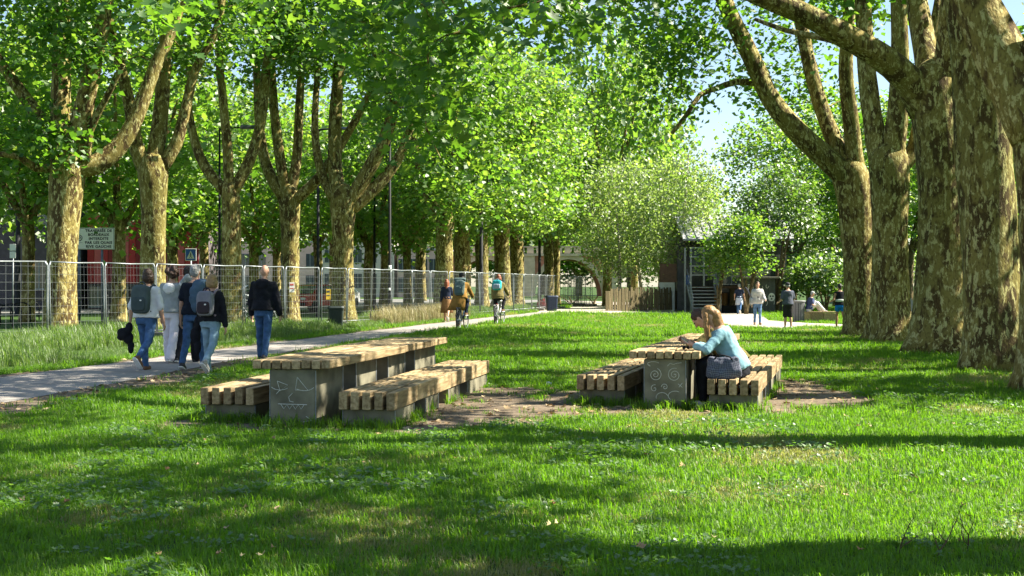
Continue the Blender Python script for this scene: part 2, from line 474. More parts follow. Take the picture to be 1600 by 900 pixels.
dx_ = np.arange(-9.5, 5.2, 0.07); dy_ = np.arange(9, 30, 0.07)
sheet_grid('bare_earth', dx_, dy_, M_dirt, 0.004, lambda x, y: dirt_mask(x, y) > 0)
sheet_grid('bare_earth_verge', np.arange(-6.5, 4, 0.12), np.arange(30.01, 66, 0.15), M_dirt, 0.004, lambda x, y: dirt_mask(x, y) > 0)

def strip(name, L_, R_, mat, dz):
    V = []; F = []
    for a, b in zip(L_, R_):
        for k in range(5):
            t = k / 4; x = a[0] * (1 - t) + b[0] * t; y = a[1] * (1 - t) + b[1] * t
            V.append((x, y, gz(x, y) + dz))
    for i in range(len(L_) - 1):
        for k in range(4):
            q = i * 5 + k
            F.append((q, q + 1, q + 6, q + 5))
    o = link(name, mesh_np(name, np.array(V), np.array(F)), mat); o['kind'] = 'structure'
    return o
yy = np.concatenate([np.arange(3, 76, 0.5)])
jit = lambda y, s: (vnoise(y * 1.3, y * 0 + s, 3) - 0.5) * 0.14 + (vnoise(y * 4.3, y * 0 + s, 5) - 0.5) * 0.07
strip('path', [(float(path_far(y) + jit(y, 1)), y) for y in yy], [(float(path_near(y) + jit(y, 7)), y) for y in yy], M_path, 0.009)
def poly_sheet(name, pts, mat, dz, sub=1.5):
    bm = bmesh.new()
    vs_ = [bm.verts.new((p[0], p[1], 0)) for p in pts]
    bm.faces.new(vs_)
    bmesh.ops.triangulate(bm, faces=bm.faces[:])
    for _ in range(3):
        es = [e for e in bm.edges if e.calc_length() > sub]
        if es: bmesh.ops.subdivide_edges(bm, edges=es, cuts=1, use_grid_fill=False)
        bmesh.ops.triangulate(bm, faces=bm.faces[:])
    for v in bm.verts: v.co.z = gz(v.co.x, v.co.y) + dz
    bmesh.ops.recalc_face_normals(bm, faces=bm.faces[:])
    me = bpy.data.meshes.new(name); bm.to_mesh(me); bm.free()
    o = link(name, me, mat); o['kind'] = 'structure'
    return o
WALK = [gp(*p) for p in ((838, 489), (838, 483.5), (930, 480), (1020, 482), (1150, 486), (1190, 492), (1201, 501), (1260, 505), (1340, 508), (1340, 512), (1260, 511), (1220, 515), (1180, 512.5), (1143, 511), (1105, 503), (1080, 492), (1000, 490), (930, 490.5))]
walk_o = poly_sheet('walkway', [(p.x, p.y) for p in WALK], M_plaza, 0.013)
from mathutils.geometry import intersect_point_tri_2d
def in_poly(x, y, P):
    x = np.asarray(x); y = np.asarray(y); ins = np.zeros(x.shape, bool); n = len(P)
    for i in range(n):
        a, b = P[i], P[(i + 1) % n]
        c = ((a[1] > y) != (b[1] > y)) & (x < (b[0] - a[0]) * (y - a[1]) / (b[1] - a[1] + 1e-12) + a[0])
        ins ^= c
    return ins
WALK2 = [(p.x, p.y) for p in WALK]
STREET = [(-70, 54), (-26, 60), (-14, 70), (-6, 84), (1, 104), (6, 125), (-70, 150)]
poly_sheet('street', STREET, M_street, 0.006, 8)
FARPATH = [(3.5, 78.5), (7.5, 79.5), (9.5, 96), (12, 120), (5, 120), (4.2, 92)]
poly_sheet('path_beyond', FARPATH, M_plaza, 0.010, 4)

# ================================================================== PICNIC TABLES AND BENCHES
SL = 0.09
def slat_block(parent, widths, n, L, ztop, h, pitch, seed, joint, sl):
    r = random.Random(seed)
    cache = {}
    for i in range(n):
        u = (i - (n - 1) / 2) * pitch
        v = r.uniform(0, 0.02); k = 0
        cuts = [0.0]
        first = r.choice(joint)
        pos = first
        while pos < L - 0.5:
            cuts.append(pos); pos += r.choice(joint)
        cuts.append(L)
        for a, b in zip(cuts[:-1], cuts[1:]):
            ln = round((b - a - 0.012) * 20) / 20 - 0.012
            if ln not in cache:
                cache[ln] = bevel_box('slat', (sl, ln, h), 0.005, M_slat)
            o = link('slat', cache[ln], None, parent)
            o.location = (u + r.uniform(-.002, .002), (a + b) / 2 + r.uniform(-.006, .006), ztop - h / 2 + r.uniform(-.005, .003))
            o.rotation_euler = (r.uniform(-.003, .003), r.uniform(-.012, .012), r.uniform(-.002, .002))
def plinths(parent, w, zt, spans, over=0.0):
    for (a, b) in spans:
        me = bevel_box('plinth', (w, b - a, zt), 0.008, M_concrete)
        o = link('plinth', me, None, parent); o.location = (0, (a + b) / 2, zt / 2 - 0.003)
        for y in (a + 0.012, b - 0.012):                     # bright steel corner angles on the sides
            for sx in (-1, 1):
                e = link('corner_angle', bevel_box('corner_angle', (0.008, 0.022, zt - 0.02), 0.002, M_galv), None, o)
                e.location = (sx * (w / 2 + 0.003), y - (a + b) / 2, 0)
def chalk(parent, strokes, w, y):
    mb = MB()
    for s in strokes:
        mb.tube([(p[0], y + 0.0015, p[1]) for p in s], 0.0032, 4)
    return mb.build('chalk_drawing', M_chalk, parent)
def arc(cx, cz, r, a0, a1, n=10, sz=1.0): return [(cx + r * math.cos(a0 + (a1 - a0) * k / n), cz + sz * r * math.sin(a0 + (a1 - a0) * k / n)) for k in range(n + 1)]
def spiral(cx, cz, r, turns, s=1): return [(cx + s * r * (k / 40) * math.cos(turns * 6.283 * k / 40), cz + r * (k / 40) * math.sin(turns * 6.283 * k / 40)) for k in range(2, 41)]
def picnic(k, names):
    s = SETS[k]
    ZT, ZB = 0.672, 0.362
    t = empty('picnic_table', s['o'], -s['th'], names[0], 'table', 'timber picnic tables on the lawn')
    slat_block(t, None, 8, s['L'], ZT, 0.085, 0.102, 3 + k, (1.35, 1.9, 1.6), SL - 0.003)
    plinths(t, 0.47, ZT - 0.09, [(0.06, 1.05), (1.55, 2.45), (3.0, 3.9), (4.45, s['L'] - 0.1)])
    fy = 0.06 - 0.004
    if k == 0:
        st = [arc(-.13, .42, .10, 3.6, 5.6, 8, .5), arc(.12, .42, .11, 3.9, 5.9, 8, .5), [(-.16, .46), (-.05, .42), (-.13, .36), (-.16, .46)], [(.05, .50), (.03, .37), (.16, .37), (.05, .50)],
              [(-.13, .37), (-.17, .33)], [(.0, .34), (-.04, .30), (-.03, .26), (.01, .25)], [(-.15, .23), (.15, .225)], [(-.12, .225), (-.09, .18), (-.06, .225), (-.03, .18), (.0, .225), (.03, .18), (.06, .225), (.09, .18), (.12, .225)],
              [(.1, .05), (.2, .07), (.14, .11)]]
    else:
        st = [spiral(-.11, .40, .075, 2.2), spiral(.11, .40, .08, 2.3, -1), arc(-.13, .52, .07, .5, 4.2, 10, .4), [(.03, .50), (.06, .53), (.1, .52), (.14, .535), (.19, .54)], spiral(.0, .26, .04, 1.5), spiral(-.12, .24, .045, 1.3, -1),
              [(.15, .30), (.2, .26)], [(.2, .31), (.16, .26)], arc(-.03, .14, .07, 0.3, 3.4, 10, .8), arc(.12, .16, .08, 1.0, 4.0, 10, .7), [(-.19, .52), (-.17, .5)]]
    chalk(t, st, 0.47, fy)
    for b, (u, v0, L, nm) in enumerate(((-0.80, 0.34, s['L'] - 0.6, names[1]), (0.77, 0.02, s['L'] - 0.25, names[2]))):
        o = set_world(k, u, v0)
        be = empty('bench', o, -s['th'], nm, 'bench', 'timber benches beside the picnic tables')
        slat_block(be, None, 5, L, ZB, 0.175, 0.122, 20 + 3 * k + b, (0.8, 1.1, 0.95), SL - 0.006)
        # supports run under the slats; cross bars tie the slats together
        plinths(be, 0.53, ZB - 0.178, [(0.1, 0.95), (1.5, 2.2), (2.75, 3.45), (4.0, L - 0.12)])
        for y in (0.3, 1.1, 1.9, 2.7, 3.5, 4.3, L - 0.35):
            c = link('tie_bar', bevel_box('tie_bar', (0.50, 0.03, 0.03), 0.003, M_galv), None, be); c.location = (0, y, ZB - 0.1)
picnic(0, ('long timber picnic table with a chalk face drawn on its end', 'slatted bench on the path side of the empty picnic table', 'slatted bench on the lawn side of the empty picnic table'))
picnic(1, ('long timber picnic table with chalk spirals, where a couple sits', 'empty slatted bench to the left of the couple\'s table', 'slatted bench the denim-shirted woman sits on'))

# ================================================================== TREES
QUAD = np.array([(0, 0, 0), (0.46, 0.42, 0.10), (0, 1, 0.0), (-0.46, 0.42, 0.10)])
QF = np.array([(0, 1, 2), (0, 2, 3)])
STAR = np.array([(0, 0.38, -0.03), (0, 0, 0), (.20, -.06, .02), (.52, .14, .07), (.27, .34, .03), (.46, .66, .07), (.16, .58, .02), (0, 1.02, -.05), (-.16, .58, .02), (-.46, .66, .07), (-.27, .34, .03), (-.52, .14, .07), (-.20, -.06, .02)])
SF = np.array([(0, i, i + 1 if i < 12 else 1) for i in range(1, 13)])
def leaves_mesh(name, C, size, rg, up=0.7, star=False, svar=0.5, tilt=1.0):
    n = len(C)
    nr = rg.normal(size=(n, 3)) * tilt; nr[:, 2] = np.abs(nr[:, 2]) * 0.6 + up
    nr /= np.linalg.norm(nr, axis=1)[:, None]
    d = rg.normal(size=(n, 3)); d[:, 2] -= 0.5
    d -= nr * (d * nr).sum(1)[:, None]; d /= np.linalg.norm(d, axis=1)[:, None] + 1e-9
    w = np.cross(nr, d)
    s = size * (1 + rg.uniform(-svar, svar, n))
    T, FF = (STAR, SF) if star else (QUAD, QF)
    V = C[:, None, :] + s[:, None, None] * (T[None, :, 0:1] * w[:, None, :] + T[None, :, 1:2] * d[:, None, :] + T[None, :, 2:3] * nr[:, None, :])
    F = FF[None] + (np.arange(n) * len(T))[:, None, None]
    return mesh_np(name, V.reshape(-1, 3), F.reshape(-1, 3))
def smooth_line(P, rr, step=0.35):
    P = [Vector(p) for p in P]
    out_p, out_r = [], []
    for i in range(len(P) - 1):
        p0 = P[max(i - 1, 0)]; p1 = P[i]; p2 = P[i + 1]; p3 = P[min(i + 2, len(P) - 1)]
        k = max(2, int((p2 - p1).length / step))
        for j in range(k):
            t = j / k
            q = 0.5 * ((2 * p1) + (p2 - p0) * t + (2 * p0 - 5 * p1 + 4 * p2 - p3) * t * t + (3 * p1 - p0 - 3 * p2 + p3) * t ** 3)
            out_p.append(q); out_r.append(rr[i] * (1 - t) + rr[i + 1] * t)
    out_p.append(P[-1]); out_r.append(rr[-1])
    return out_p, out_r
def woody_tube(mb, P, rr, n, seed, flare=0.0, lump=0.06):
    """bark surface: lobed, lumpy rings along a line"""
    m = len(P); rings = []; ref = None
    ph = seed * 1.7
    z0 = P[0].z
    for i, p in enumerate(P):
        t = P[min(i + 1, m - 1)] - P[max(i - 1, 0)]
        a, b = frame_of(t, ref); ref = b
        ring = []
        h = p.z - z0
        for k in range(n):
            an = 2 * math.pi * k / n
            f = 1 + lump * math.sin(3 * an + ph + 0.5 * h) + lump * 0.8 * math.sin(2 * an - 0.8 * h + ph) + lump * 0.7 * math.sin(5 * an + 1.3 * h + ph * 2) + random.Random(seed * 991 + i * 37 + k).uniform(-lump, lump) * 0.5
            if flare:
                f += flare * math.exp(-h / 0.38) * (1 + 0.45 * math.sin(4 * an + ph) + 0.25 * math.sin(7 * an - ph))
            ring.append(p + (a * math.cos(an) + b * math.sin(an)) * rr[i] * f)
        rings.append(ring)
    mb.rings(rings)
def clusters_in(ells, rg):
    out_ = []
    for (c, r, n) in ells:
        p = rg.normal(size=(n, 3)); p /= np.linalg.norm(p, axis=1)[:, None]
        p *= rg.uniform(0.25, 1.0, n)[:, None] ** 0.55
        out_.append(np.array(c)[None] + p * np.array(r)[None])
    return np.concatenate(out_) if out_ else np.zeros((0, 3))
def make_tree(base, trunk, limbs, ells, extra=None, label='', cat='tree', group=None, name='plane_tree', bark=None, leaf=None, lsize=0.17, per=90, spread=(0.55, 0.32), seed=1, star=False, flare=0.45, nseg=14, up=0.7, twig=0.02):
    rg = np.random.default_rng(seed)
    bark = bark or M_bark; leaf = leaf or M_leaf
    root = empty(name, base, 0, label, cat, group)
    B = Vector(base)
    mb = MB()
    P, rr = smooth_line(trunk[0], trunk[1])
    dr_ = (P[-1] - P[-2]).normalized(); e_, re_ = P[-1], rr[-1]
    P += [e_ + dr_ * re_ * 0.45, e_ + dr_ * re_ * 0.8, e_ + dr_ * re_ * 0.98]; rr += [re_ * 0.88, re_ * 0.55, re_ * 0.2]
    woody_tube(mb, [p - B for p in P], rr, nseg, seed, flare)
    tr = mb.build('trunk', bark, root, True)
    nodes = [p for p in P[int(len(P) * 0.75):]]
    nrad = [r for r in rr[int(len(P) * 0.75):]]
    for li, (lp, lr) in enumerate(limbs):
        mb = MB()
        P, rr = smooth_line(lp, lr)
        woody_tube(mb, [p - B for p in P], rr, 10, seed * 13 + li, 0.0, 0.05)
        mb.build('limb', bark, tr, True)
        nodes += P[len(P) // 3:]; nrad += rr[len(P) // 3:]
    K = clusters_in(ells, rg)
    if extra is not None and len(extra): K = np.concatenate([K, np.array([tuple(e) for e in extra])])
    K = K[K[:, 2] > 1.2] if len(K) else K
    N = np.array([tuple(p) for p in nodes])
    dist = np.array([np.min(np.linalg.norm(N - k, axis=1)) for k in K])
    order = np.argsort(dist)
    br = MB()
    ends = []
    for i in order:
        k = K[i]
        dd = np.linalg.norm(N - k, axis=1) + np.maximum(0, N[:, 2] - k[2]) * 0.5
        j = int(np.argmin(dd)); q = Vector(N[j]); e = Vector(k); ln = (e - q).length
        if ln < 0.15: ends.append(k); continue
        mid = q.lerp(e, 0.5) + Vector((rg.normal() * 0.10, rg.normal() * 0.10, 0.12 + rg.normal() * 0.06)) * ln
        pts = [q, q.lerp(mid, 0.6).lerp(q.lerp(e, 0.3), 0.3), mid, e]
        r0 = min(twig * 0.6 + 0.014 * ln, nrad[j] * 0.75 if nrad[j] > 0.02 else twig)
        rad = [r0, r0 * 0.8, r0 * 0.6, r0 * 0.25 + 0.002]
        br.tube([p - B for p in pts], rad, 4 if r0 < 0.03 else 5, cap=False)
        new = [q.lerp(mid, 0.5), mid, mid.lerp(e, 0.5), e]
        N = np.concatenate([N, np.array([tuple(p) for p in new])]); nrad += [r0 * 0.9, r0 * 0.7, r0 * 0.5, r0 * 0.4]
    if br.v:
        b_ = br.build('branches', bark, tr, True); b_['kind'] = 'stuff'
    cnt = np.maximum(8, (per * rg.uniform(0.5, 1.5, len(K))).astype(int))
    C = np.repeat(K, cnt, axis=0)
    off = rg.normal(size=C.shape) * np.array([spread[0], spread[0], spread[1]])[None]
    C = C + off
    C = C[C[:, 2] > 0.5]
    me = leaves_mesh('crown', C - np.array(tuple(B))[None], lsize, rg, up, star)
    cr = link('crown', me, leaf, root)
    cr['kind'] = 'stuff'
    return root
def px_line(pts, d, drift=0.0, d2=None):
    """photograph pixels along a limb at depth d; the limb drifts in depth towards its end"""
    n = len(pts); res = []
    for i, p in enumerate(pts):
        dd = d + drift * i / max(1, n - 1)
        res.append(at(p[0], p[1], dd))
    return res
def px_tree(d, trunk_px, wpx, limbs_px, ells, base_py=None, **kw):
    base = at(trunk_px[0][0], trunk_px[0][1], d)
    base.z = gz(base.x, base.y) - 0.05
    P = px_line(trunk_px, d); P[0] = base.copy()
    s = d / FPX
    rr = [w * s for w in wpx]
    lim = []
    for (pts, w, dr) in limbs_px:
        lp = px_line(pts, d, dr)
        lim.append((lp, [w[0] * s * (1 - i / (len(pts) - 1)) + w[1] * s * i / (len(pts) - 1) for i in range(len(pts))]))
    return make_tree(base, (P, rr), lim, ells, **kw)

LG = 'plane trees along the path and the fence'
RG = 'plane trees in the row on the right'
def crown(c, r, n): return (tuple(c), tuple(r), n)
# ---- left row
b = at(93, 520, 35)
px_tree(35, [(93, 526), (94, 470), (97, 400), (103, 320), (107, 255), (106, 235)], [25, 24, 23, 24, 27, 22],
    [([(112, 262), (150, 258), (185, 230), (212, 185), (240, 110), (270, 40), (300, -60)], (17, 8), 1.0),
     ([(100, 250), (95, 180), (96, 90), (98, 0), (95, -90)], (19, 9), 0.5),
     ([(112, 245), (128, 180), (148, 90), (165, 10), (180, -80)], (17, 7), -1.5),
     ([(95, 250), (65, 190), (30, 140), (-10, 80), (-40, 0)], (13, 6), 0.8),
     ([(135, 262), (140, 205), (165, 155), (192, 100)], (7, 4), -0.8),
     ([(85, 262), (55, 262), (30, 245), (-10, 240)], (8, 4), -1.0)],
    [crown((b.x, 35, 10.6), (4.0, 3.6, 2.8), 62), crown((b.x - 1.5, 34, 8.0), (3.0, 2.0, 1.4), 12)],
    extra=[at(70 + 26 * math.cos(i), 215 + 30 * math.sin(i * 1.7), 34 + 0.2 * i) for i in range(7)] + [at(95 + 12 * i, 60 + 25 * (i % 3), 33.4) for i in range(5)],
    label='big plane tree beside the road sign with a leafy tuft on its fork', group=LG, seed=11, lsize=0.165, per=141)
b = at(238, 505, 39)
px_tree(39, [(238, 512), (239, 420), (241, 330), (240, 275), (238, 255)], [22, 20, 20, 23, 20],
    [([(230, 270), (212, 225), (205, 175), (190, 110), (170, 30), (160, -50)], (13, 6), -0.8),
     ([(240, 262), (250, 190), (256, 100), (262, 0), (268, -80)], (14, 7), 0.8),
     ([(248, 270), (275, 225), (290, 170), (305, 110), (340, 40), (350, -50)], (11, 5), 0.4)],
    [crown((b.x, 39, 10.8), (3.8, 3.6, 2.8), 58)],
    label='plane tree behind the white-shirted woman with the backpack', group=LG, seed=12, lsize=0.165, per=135)
b = at(362, 512, 44)
px_tree(44, [(362, 511), (362, 450), (361, 380), (360, 315), (358, 295)], [17, 15, 14, 15, 14],
    [([(352, 300), (320, 260), (303, 215), (294, 160), (296, 90), (300, 0)], (9, 4), 0.6),
     ([(358, 300), (356, 240), (350, 170), (342, 80), (340, -20)], (9, 5), -0.6),
     ([(364, 300), (390, 250), (408, 190), (416, 110), (428, 20), (440, -60)], (10, 5), 0.5)],
    [crown((b.x, 44, 11.2), (4.0, 3.6, 3.0), 60)],
    label='slim plane tree standing between the walking group and the bald man', group=LG, seed=13, lsize=0.165, per=128, flare=0.35)
b = at(452, 505, 48)
px_tree(48, [(452, 503), (453, 440), (453, 370), (453, 322), (450, 300)], [15, 13.5, 13, 16, 15],
    [([(444, 310), (420, 268), (407, 215), (402, 140), (398, 40), (396, -40)], (10, 4), 0.8),
     ([(447, 305), (438, 250), (428, 175), (424, 90), (425, 0), (424, -60)], (9, 4), -0.7),
     ([(454, 305), (464, 240), (468, 165), (473, 70), (476, -20)], (9, 4), 0.4),
     ([(458, 315), (485, 292), (512, 258), (545, 205), (578, 143), (592, 90)], (9, 4), -1.6)],
    [crown((b.x, 48, 11.6), (4.0, 3.6, 3.0), 62)],
    label='forked plane tree right of the bald man with a white notice behind', group=LG, seed=14, lsize=0.165, per=128)
b = at(537, 500, 46.5)
px_tree(46.5, [(537, 503), (537, 440), (536, 370), (537, 325), (537, 305)], [19, 17.5, 16.5, 21, 19],
    [([(530, 320), (523, 265), (524, 190), (530, 110), (536, 20), (540, -60)], (13, 6), 1.0),
     ([(520, 310), (500, 262), (492, 200), (496, 120), (505, 40)], (8, 4), 1.4),
     ([(545, 318), (572, 272), (596, 228), (612, 185), (622, 120)], (13, 7), -0.6),
     ([(550, 325), (590, 290), (618, 255), (634, 222), (650, 170)], (11, 6), 0.4)],
    [crown((b.x, 46.5, 11.4), (4.2, 3.8, 3.0), 66), crown((b.x + 3.2, 46, 8.8), (2.6, 2.2, 1.8), 28)],
    label='stout plane tree with a wide fork above the dark litter bin', group=LG, seed=15, lsize=0.165, per=135)
# further trees of the same row: short bole, then foliage hanging low
far = [(693, 62, 14, 'plane tree rising behind the walking woman in the brown skirt'), (721, 69, 12.5, 'plane tree right behind the cyclist in the camel coat'),
       (753, 76, 10, 'narrow plane tree half hidden by the dark pole between the cyclists'), (784, 70, 13, 'thick plane tree behind the cyclist with the turquoise backpack'),
       (806, 82, 11, 'plane tree just right of the cyclist with the turquoise backpack'), (857, 92, 7.5, 'slender plane tree behind the blue bin'), (868, 95, 6.5, 'thinner twin plane tree right above the blue bin')]
for i, (px, d, w, lb) in enumerate(far):
    c = at(px, 480, d)
    sgn = 1 if i % 2 else -1
    low = 5.2 if i < 5 else 6.0
    px_tree(d, [(px, 482), (px + 1, 420), (px, 370), (px + 2, 345)], [w * 1.1, w, w * 0.95, w * 1.1],
        [([(px, 352), (px + 22 * sgn, 310), (px + 40 * sgn, 255), (px + 50 * sgn, 180)], (w * 0.7, w * 0.3), 1.0),
         ([(px + 1, 350), (px - 12 * sgn, 300), (px - 18 * sgn, 230), (px - 16 * sgn, 150)], (w * 0.65, w * 0.3), -1.5)],
        [crown((c.x + 0.3, d, 10.2), (4.6, 4.6, 5.0 - 0.15 * i), 140), crown((c.x + 1.2, d - 2.5, low + 0.8), (3.4, 2.5, 1.6), 34)],
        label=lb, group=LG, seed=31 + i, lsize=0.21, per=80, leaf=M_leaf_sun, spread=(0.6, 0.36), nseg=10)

# ---- right row
c4 = at(1345, 520, 38.4)
hang = [(1130, 135), (1098, 150), (1075, 180), (1050, 212)]
px_tree(38.4, [(1347, 521), (1345, 460), (1342, 380), (1338, 310), (1328, 272)], [27, 25, 25, 28, 27],
    [([(1330, 285), (1290, 248), (1245, 205), (1205, 155), (1172, 85), (1140, 20), (1110, -60)], (20, 11), -0.5),
     ([(1330, 275), (1305, 225), (1278, 150), (1258, 70), (1246, -10), (1240, -80)], (15, 8), 1.2),
     ([(1338, 275), (1330, 190), (1322, 110), (1326, 30), (1330, -60)], (15, 8), -0.8),
     ([(1187, 130), (1150, 128), (1120, 138), (1094, 148), (1074, 178), (1050, 208)], (6, 3), -1.4)],
    [crown((c4.x - 2.0, 38, 13.5), (5.0, 4.2, 4.0), 40), crown((c4.x - 5.5, 37, 9.8), (2.2, 2.6, 1.6), 18)],
    extra=[at(1050 + 20 * math.sin(i * 2.1), 130 + 30 * math.cos(i * 1.3), 37) for i in range(5)] + [at(1040 + 20 * i, 40 + 40 * math.sin(i * 2.4), 36 + (i % 4)) for i in range(5)] + [at(1165 + 13 * i, 95 + 85 * math.sin(i * 2.7), 40 + (i % 4)) for i in range(14)],
    label='plane tree beside the runner with a long limb leaning left', group=RG, seed=51, lsize=0.17, per=140, spread=(0.66, 0.40))
c3 = at(1390, 530, 33.8)
px_tree(33.8, [(1392, 533), (1391, 460), (1391, 370), (1391, 290), (1388, 250)], [32, 29, 28, 31, 30],
    [([(1380, 265), (1366, 200), (1356, 120), (1350, 30), (1345, -60)], (19, 11), 0.8),
     ([(1392, 260), (1402, 185), (1406, 100), (1404, 10), (1400, -80)], (19, 10), -0.8),
     ([(1402, 265), (1428, 235), (1440, 170), (1452, 90), (1468, 0)], (14, 8), 0.4)],
    [crown((c3.x, 33.8, 12.5), (4.6, 4.2, 4.2), 34)],
    label='plane tree second nearest to the runner, with a straight pale bole', group=RG, seed=52, lsize=0.18, per=190, spread=(0.62, 0.34))
c2 = at(1465, 555, 26.5)
px_tree(26.5, [(1468, 556), (1469, 480), (1470, 380), (1468, 260), (1462, 170), (1458, 130)], [44, 38, 35, 36, 40, 38],
    [([(1448, 175), (1420, 125), (1372, 85), (1310, 50), (1250, 18), (1180, -10), (1090, -60), (1000, -90)], (25, 12), -1.5),
     ([(1455, 150), (1446, 80), (1432, 0), (1420, -90)], (22, 14), 1.2),
     ([(1468, 160), (1480, 90), (1486, 10), (1495, -90)], (22, 14), -0.8),
     ([(1352, 75), (1290, 60), (1230, 48), (1180, 30)], (7, 3), 1.5)],
    [crown((c2.x - 0.5, 26.5, 11.5), (4.6, 4.0, 4.2), 34)],
    label='thick plane tree with a long limb reaching left across the lawn', group=RG, seed=53, lsize=0.18, per=190, spread=(0.62, 0.34), flare=0.45, nseg=18)
c1 = at(1548, 585, 21.2)
px_tree(21.2, [(1550, 587), (1548, 500), (1545, 380), (1538, 230), (1530, 100), (1520, 0), (1505, -90)], [48, 43, 40.5, 40, 40, 42, 38],
    [([(1500, -60), (1440, -150), (1380, -260)], (28, 16), -1.0), ([(1510, -70), (1525, -180), (1540, -300)], (28, 16), 1.0)],
    [crown((c1.x - 0.6, 21.2, 11.0), (4.4, 3.6, 4.0), 42)],
    label='massive mottled plane trunk, second from the right edge', group=RG, seed=54, lsize=0.18, per=105, spread=(0.46, 0.28), flare=0.26, nseg=20)
c0 = at(1660, 615, 16.8)
px_tree(16.8, [(1656, 622), (1652, 520), (1646, 380), (1638, 240), (1630, 150)], [56, 51, 48, 50, 56],
    [([(1625, 210), (1590, 140), (1555, 70), (1520, 0), (1480, -90), (1430, -220)], (48, 26), 0.6), ([(1635, 170), (1650, 60), (1660, -60), (1670, -260)], (46, 24), -0.6)],
    [crown((c0.x - 0.3, 16.8, 10.0), (4.2, 3.4, 3.8), 26)],
    label='plane tree at the right edge with a heavy limb forking left', group=RG, seed=55, lsize=0.18, per=105, spread=(0.46, 0.28), flare=0.35, nseg=20)
# overhanging outer branches of a tree that stands beside the photographer; its trunk is out of frame
ov = []
rg_ = np.random.default_rng(5)
for (px, py, sx, sy, n, d0, d1) in ((645, 35, 55, 55, 15, 17, 22), (668, 140, 36, 55, 10, 18, 22), (900, 20, 90, 30, 10, 18, 24), (470, 0, 80, 22, 5, 18, 22), (250, -10, 100, 20, 4, 17, 21), (720, -20, 120, 30, 6, 17, 22)):
    for _ in range(n):
        ov.append(at(px + rg_.normal() * sx, py + rg_.normal() * sy * 0.8, rg_.uniform(d0, d1)))
make_tree(Vector((7.0, 11.6, -0.05)), ([Vector((7.0, 11.6, -0.05)), Vector((6.95, 11.7, 2)), Vector((6.8, 12, 5))], [0.5, 0.44, 0.46]),
    [([Vector((6.8, 12, 4.6)), Vector((5.4, 13.5, 6.6)), Vector((3.0, 16.0, 7.6)), Vector((0.5, 18.5, 7.9)), Vector((-2.0, 20, 7.6))], [0.26, 0.2, 0.15, 0.1, 0.05]),
     ([Vector((6.8, 12, 4.8)), Vector((6.6, 12.4, 8)), Vector((6.2, 12, 12))], [0.3, 0.22, 0.12])],
    [crown((6.8, 12.2, 10.5), (3.8, 3.2, 3.6), 42)], extra=ov, label='plane tree whose dark leafy sprays hang into the top of the view', group=RG, seed=56, lsize=0.165, per=62, star=True, spread=(0.34, 0.26), flare=0.4)

# one more tree of the right-hand row stands beside the photographer; only its shade falls into the view
make_tree(Vector((6.2, 7.0, -0.05)), ([Vector((6.2, 7.0, -0.05)), Vector((6.15, 7.0, 2)), Vector((6.1, 7.1, 4.6))], [0.5, 0.44, 0.46]),
    [([Vector((6.1, 7.1, 4.3)), Vector((5.2, 7.6, 6.8)), Vector((4.2, 8.0, 9.5))], [0.28, 0.2, 0.1]), ([Vector((6.1, 7.1, 4.4)), Vector((7.0, 6.6, 8)), Vector((7.6, 6.2, 11))], [0.28, 0.2, 0.1])],
    [crown((6.6, 7.4, 10.0), (4.0, 3.6, 3.4), 52)], label='plane tree just outside the right edge, shading the near lawn', group=RG, seed=57, lsize=0.18, per=105, spread=(0.46, 0.28), flare=0.4)
# ---- trees of the back rows, beyond the fence: three grown once, then copied
def back_tree(seed, leaf, h0=4.0, top=11.0, r=4.2, n=150, per=85, lsize=0.26, bark=None, w=0.26):
    rg = np.random.default_rng(seed)
    a = rg.uniform(0, 6.28)
    limbs = []
    for k in range(4):
        an = a + k * 1.57 + rg.uniform(-.3, .3)
        e = Vector((math.cos(an), math.sin(an), 0))
        limbs.append(([Vector((0, 0, h0 - 0.3)), e * 0.7 + Vector((0, 0, h0 + 1.0)), e * 1.5 + Vector((0, 0, h0 + 2.6)), e * 2.2 + Vector((0, 0, h0 + 4.8))], [w * 0.6, w * 0.5, w * 0.35, w * 0.18]))
    cz = (h0 + top) / 2 + 0.4
    return make_tree(Vector((0, 0, 0)), ([Vector((0, 0, -0.1)), Vector((0.05, 0, h0 * 0.5)), Vector((0, 0.05, h0))], [w * 1.1, w * 0.95, w * 0.95]), limbs,
        [crown((0, 0, cz), (r, r, (top - h0) / 2 + 0.9), n)], seed=seed, leaf=leaf, lsize=lsize, per=per, spread=(0.62, 0.42), bark=bark or M_bark_l, nseg=9, flare=0.3)
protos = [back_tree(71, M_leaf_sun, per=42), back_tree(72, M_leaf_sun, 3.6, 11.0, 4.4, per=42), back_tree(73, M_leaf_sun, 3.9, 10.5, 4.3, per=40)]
BG = 'plane trees in the rows beyond the fence'
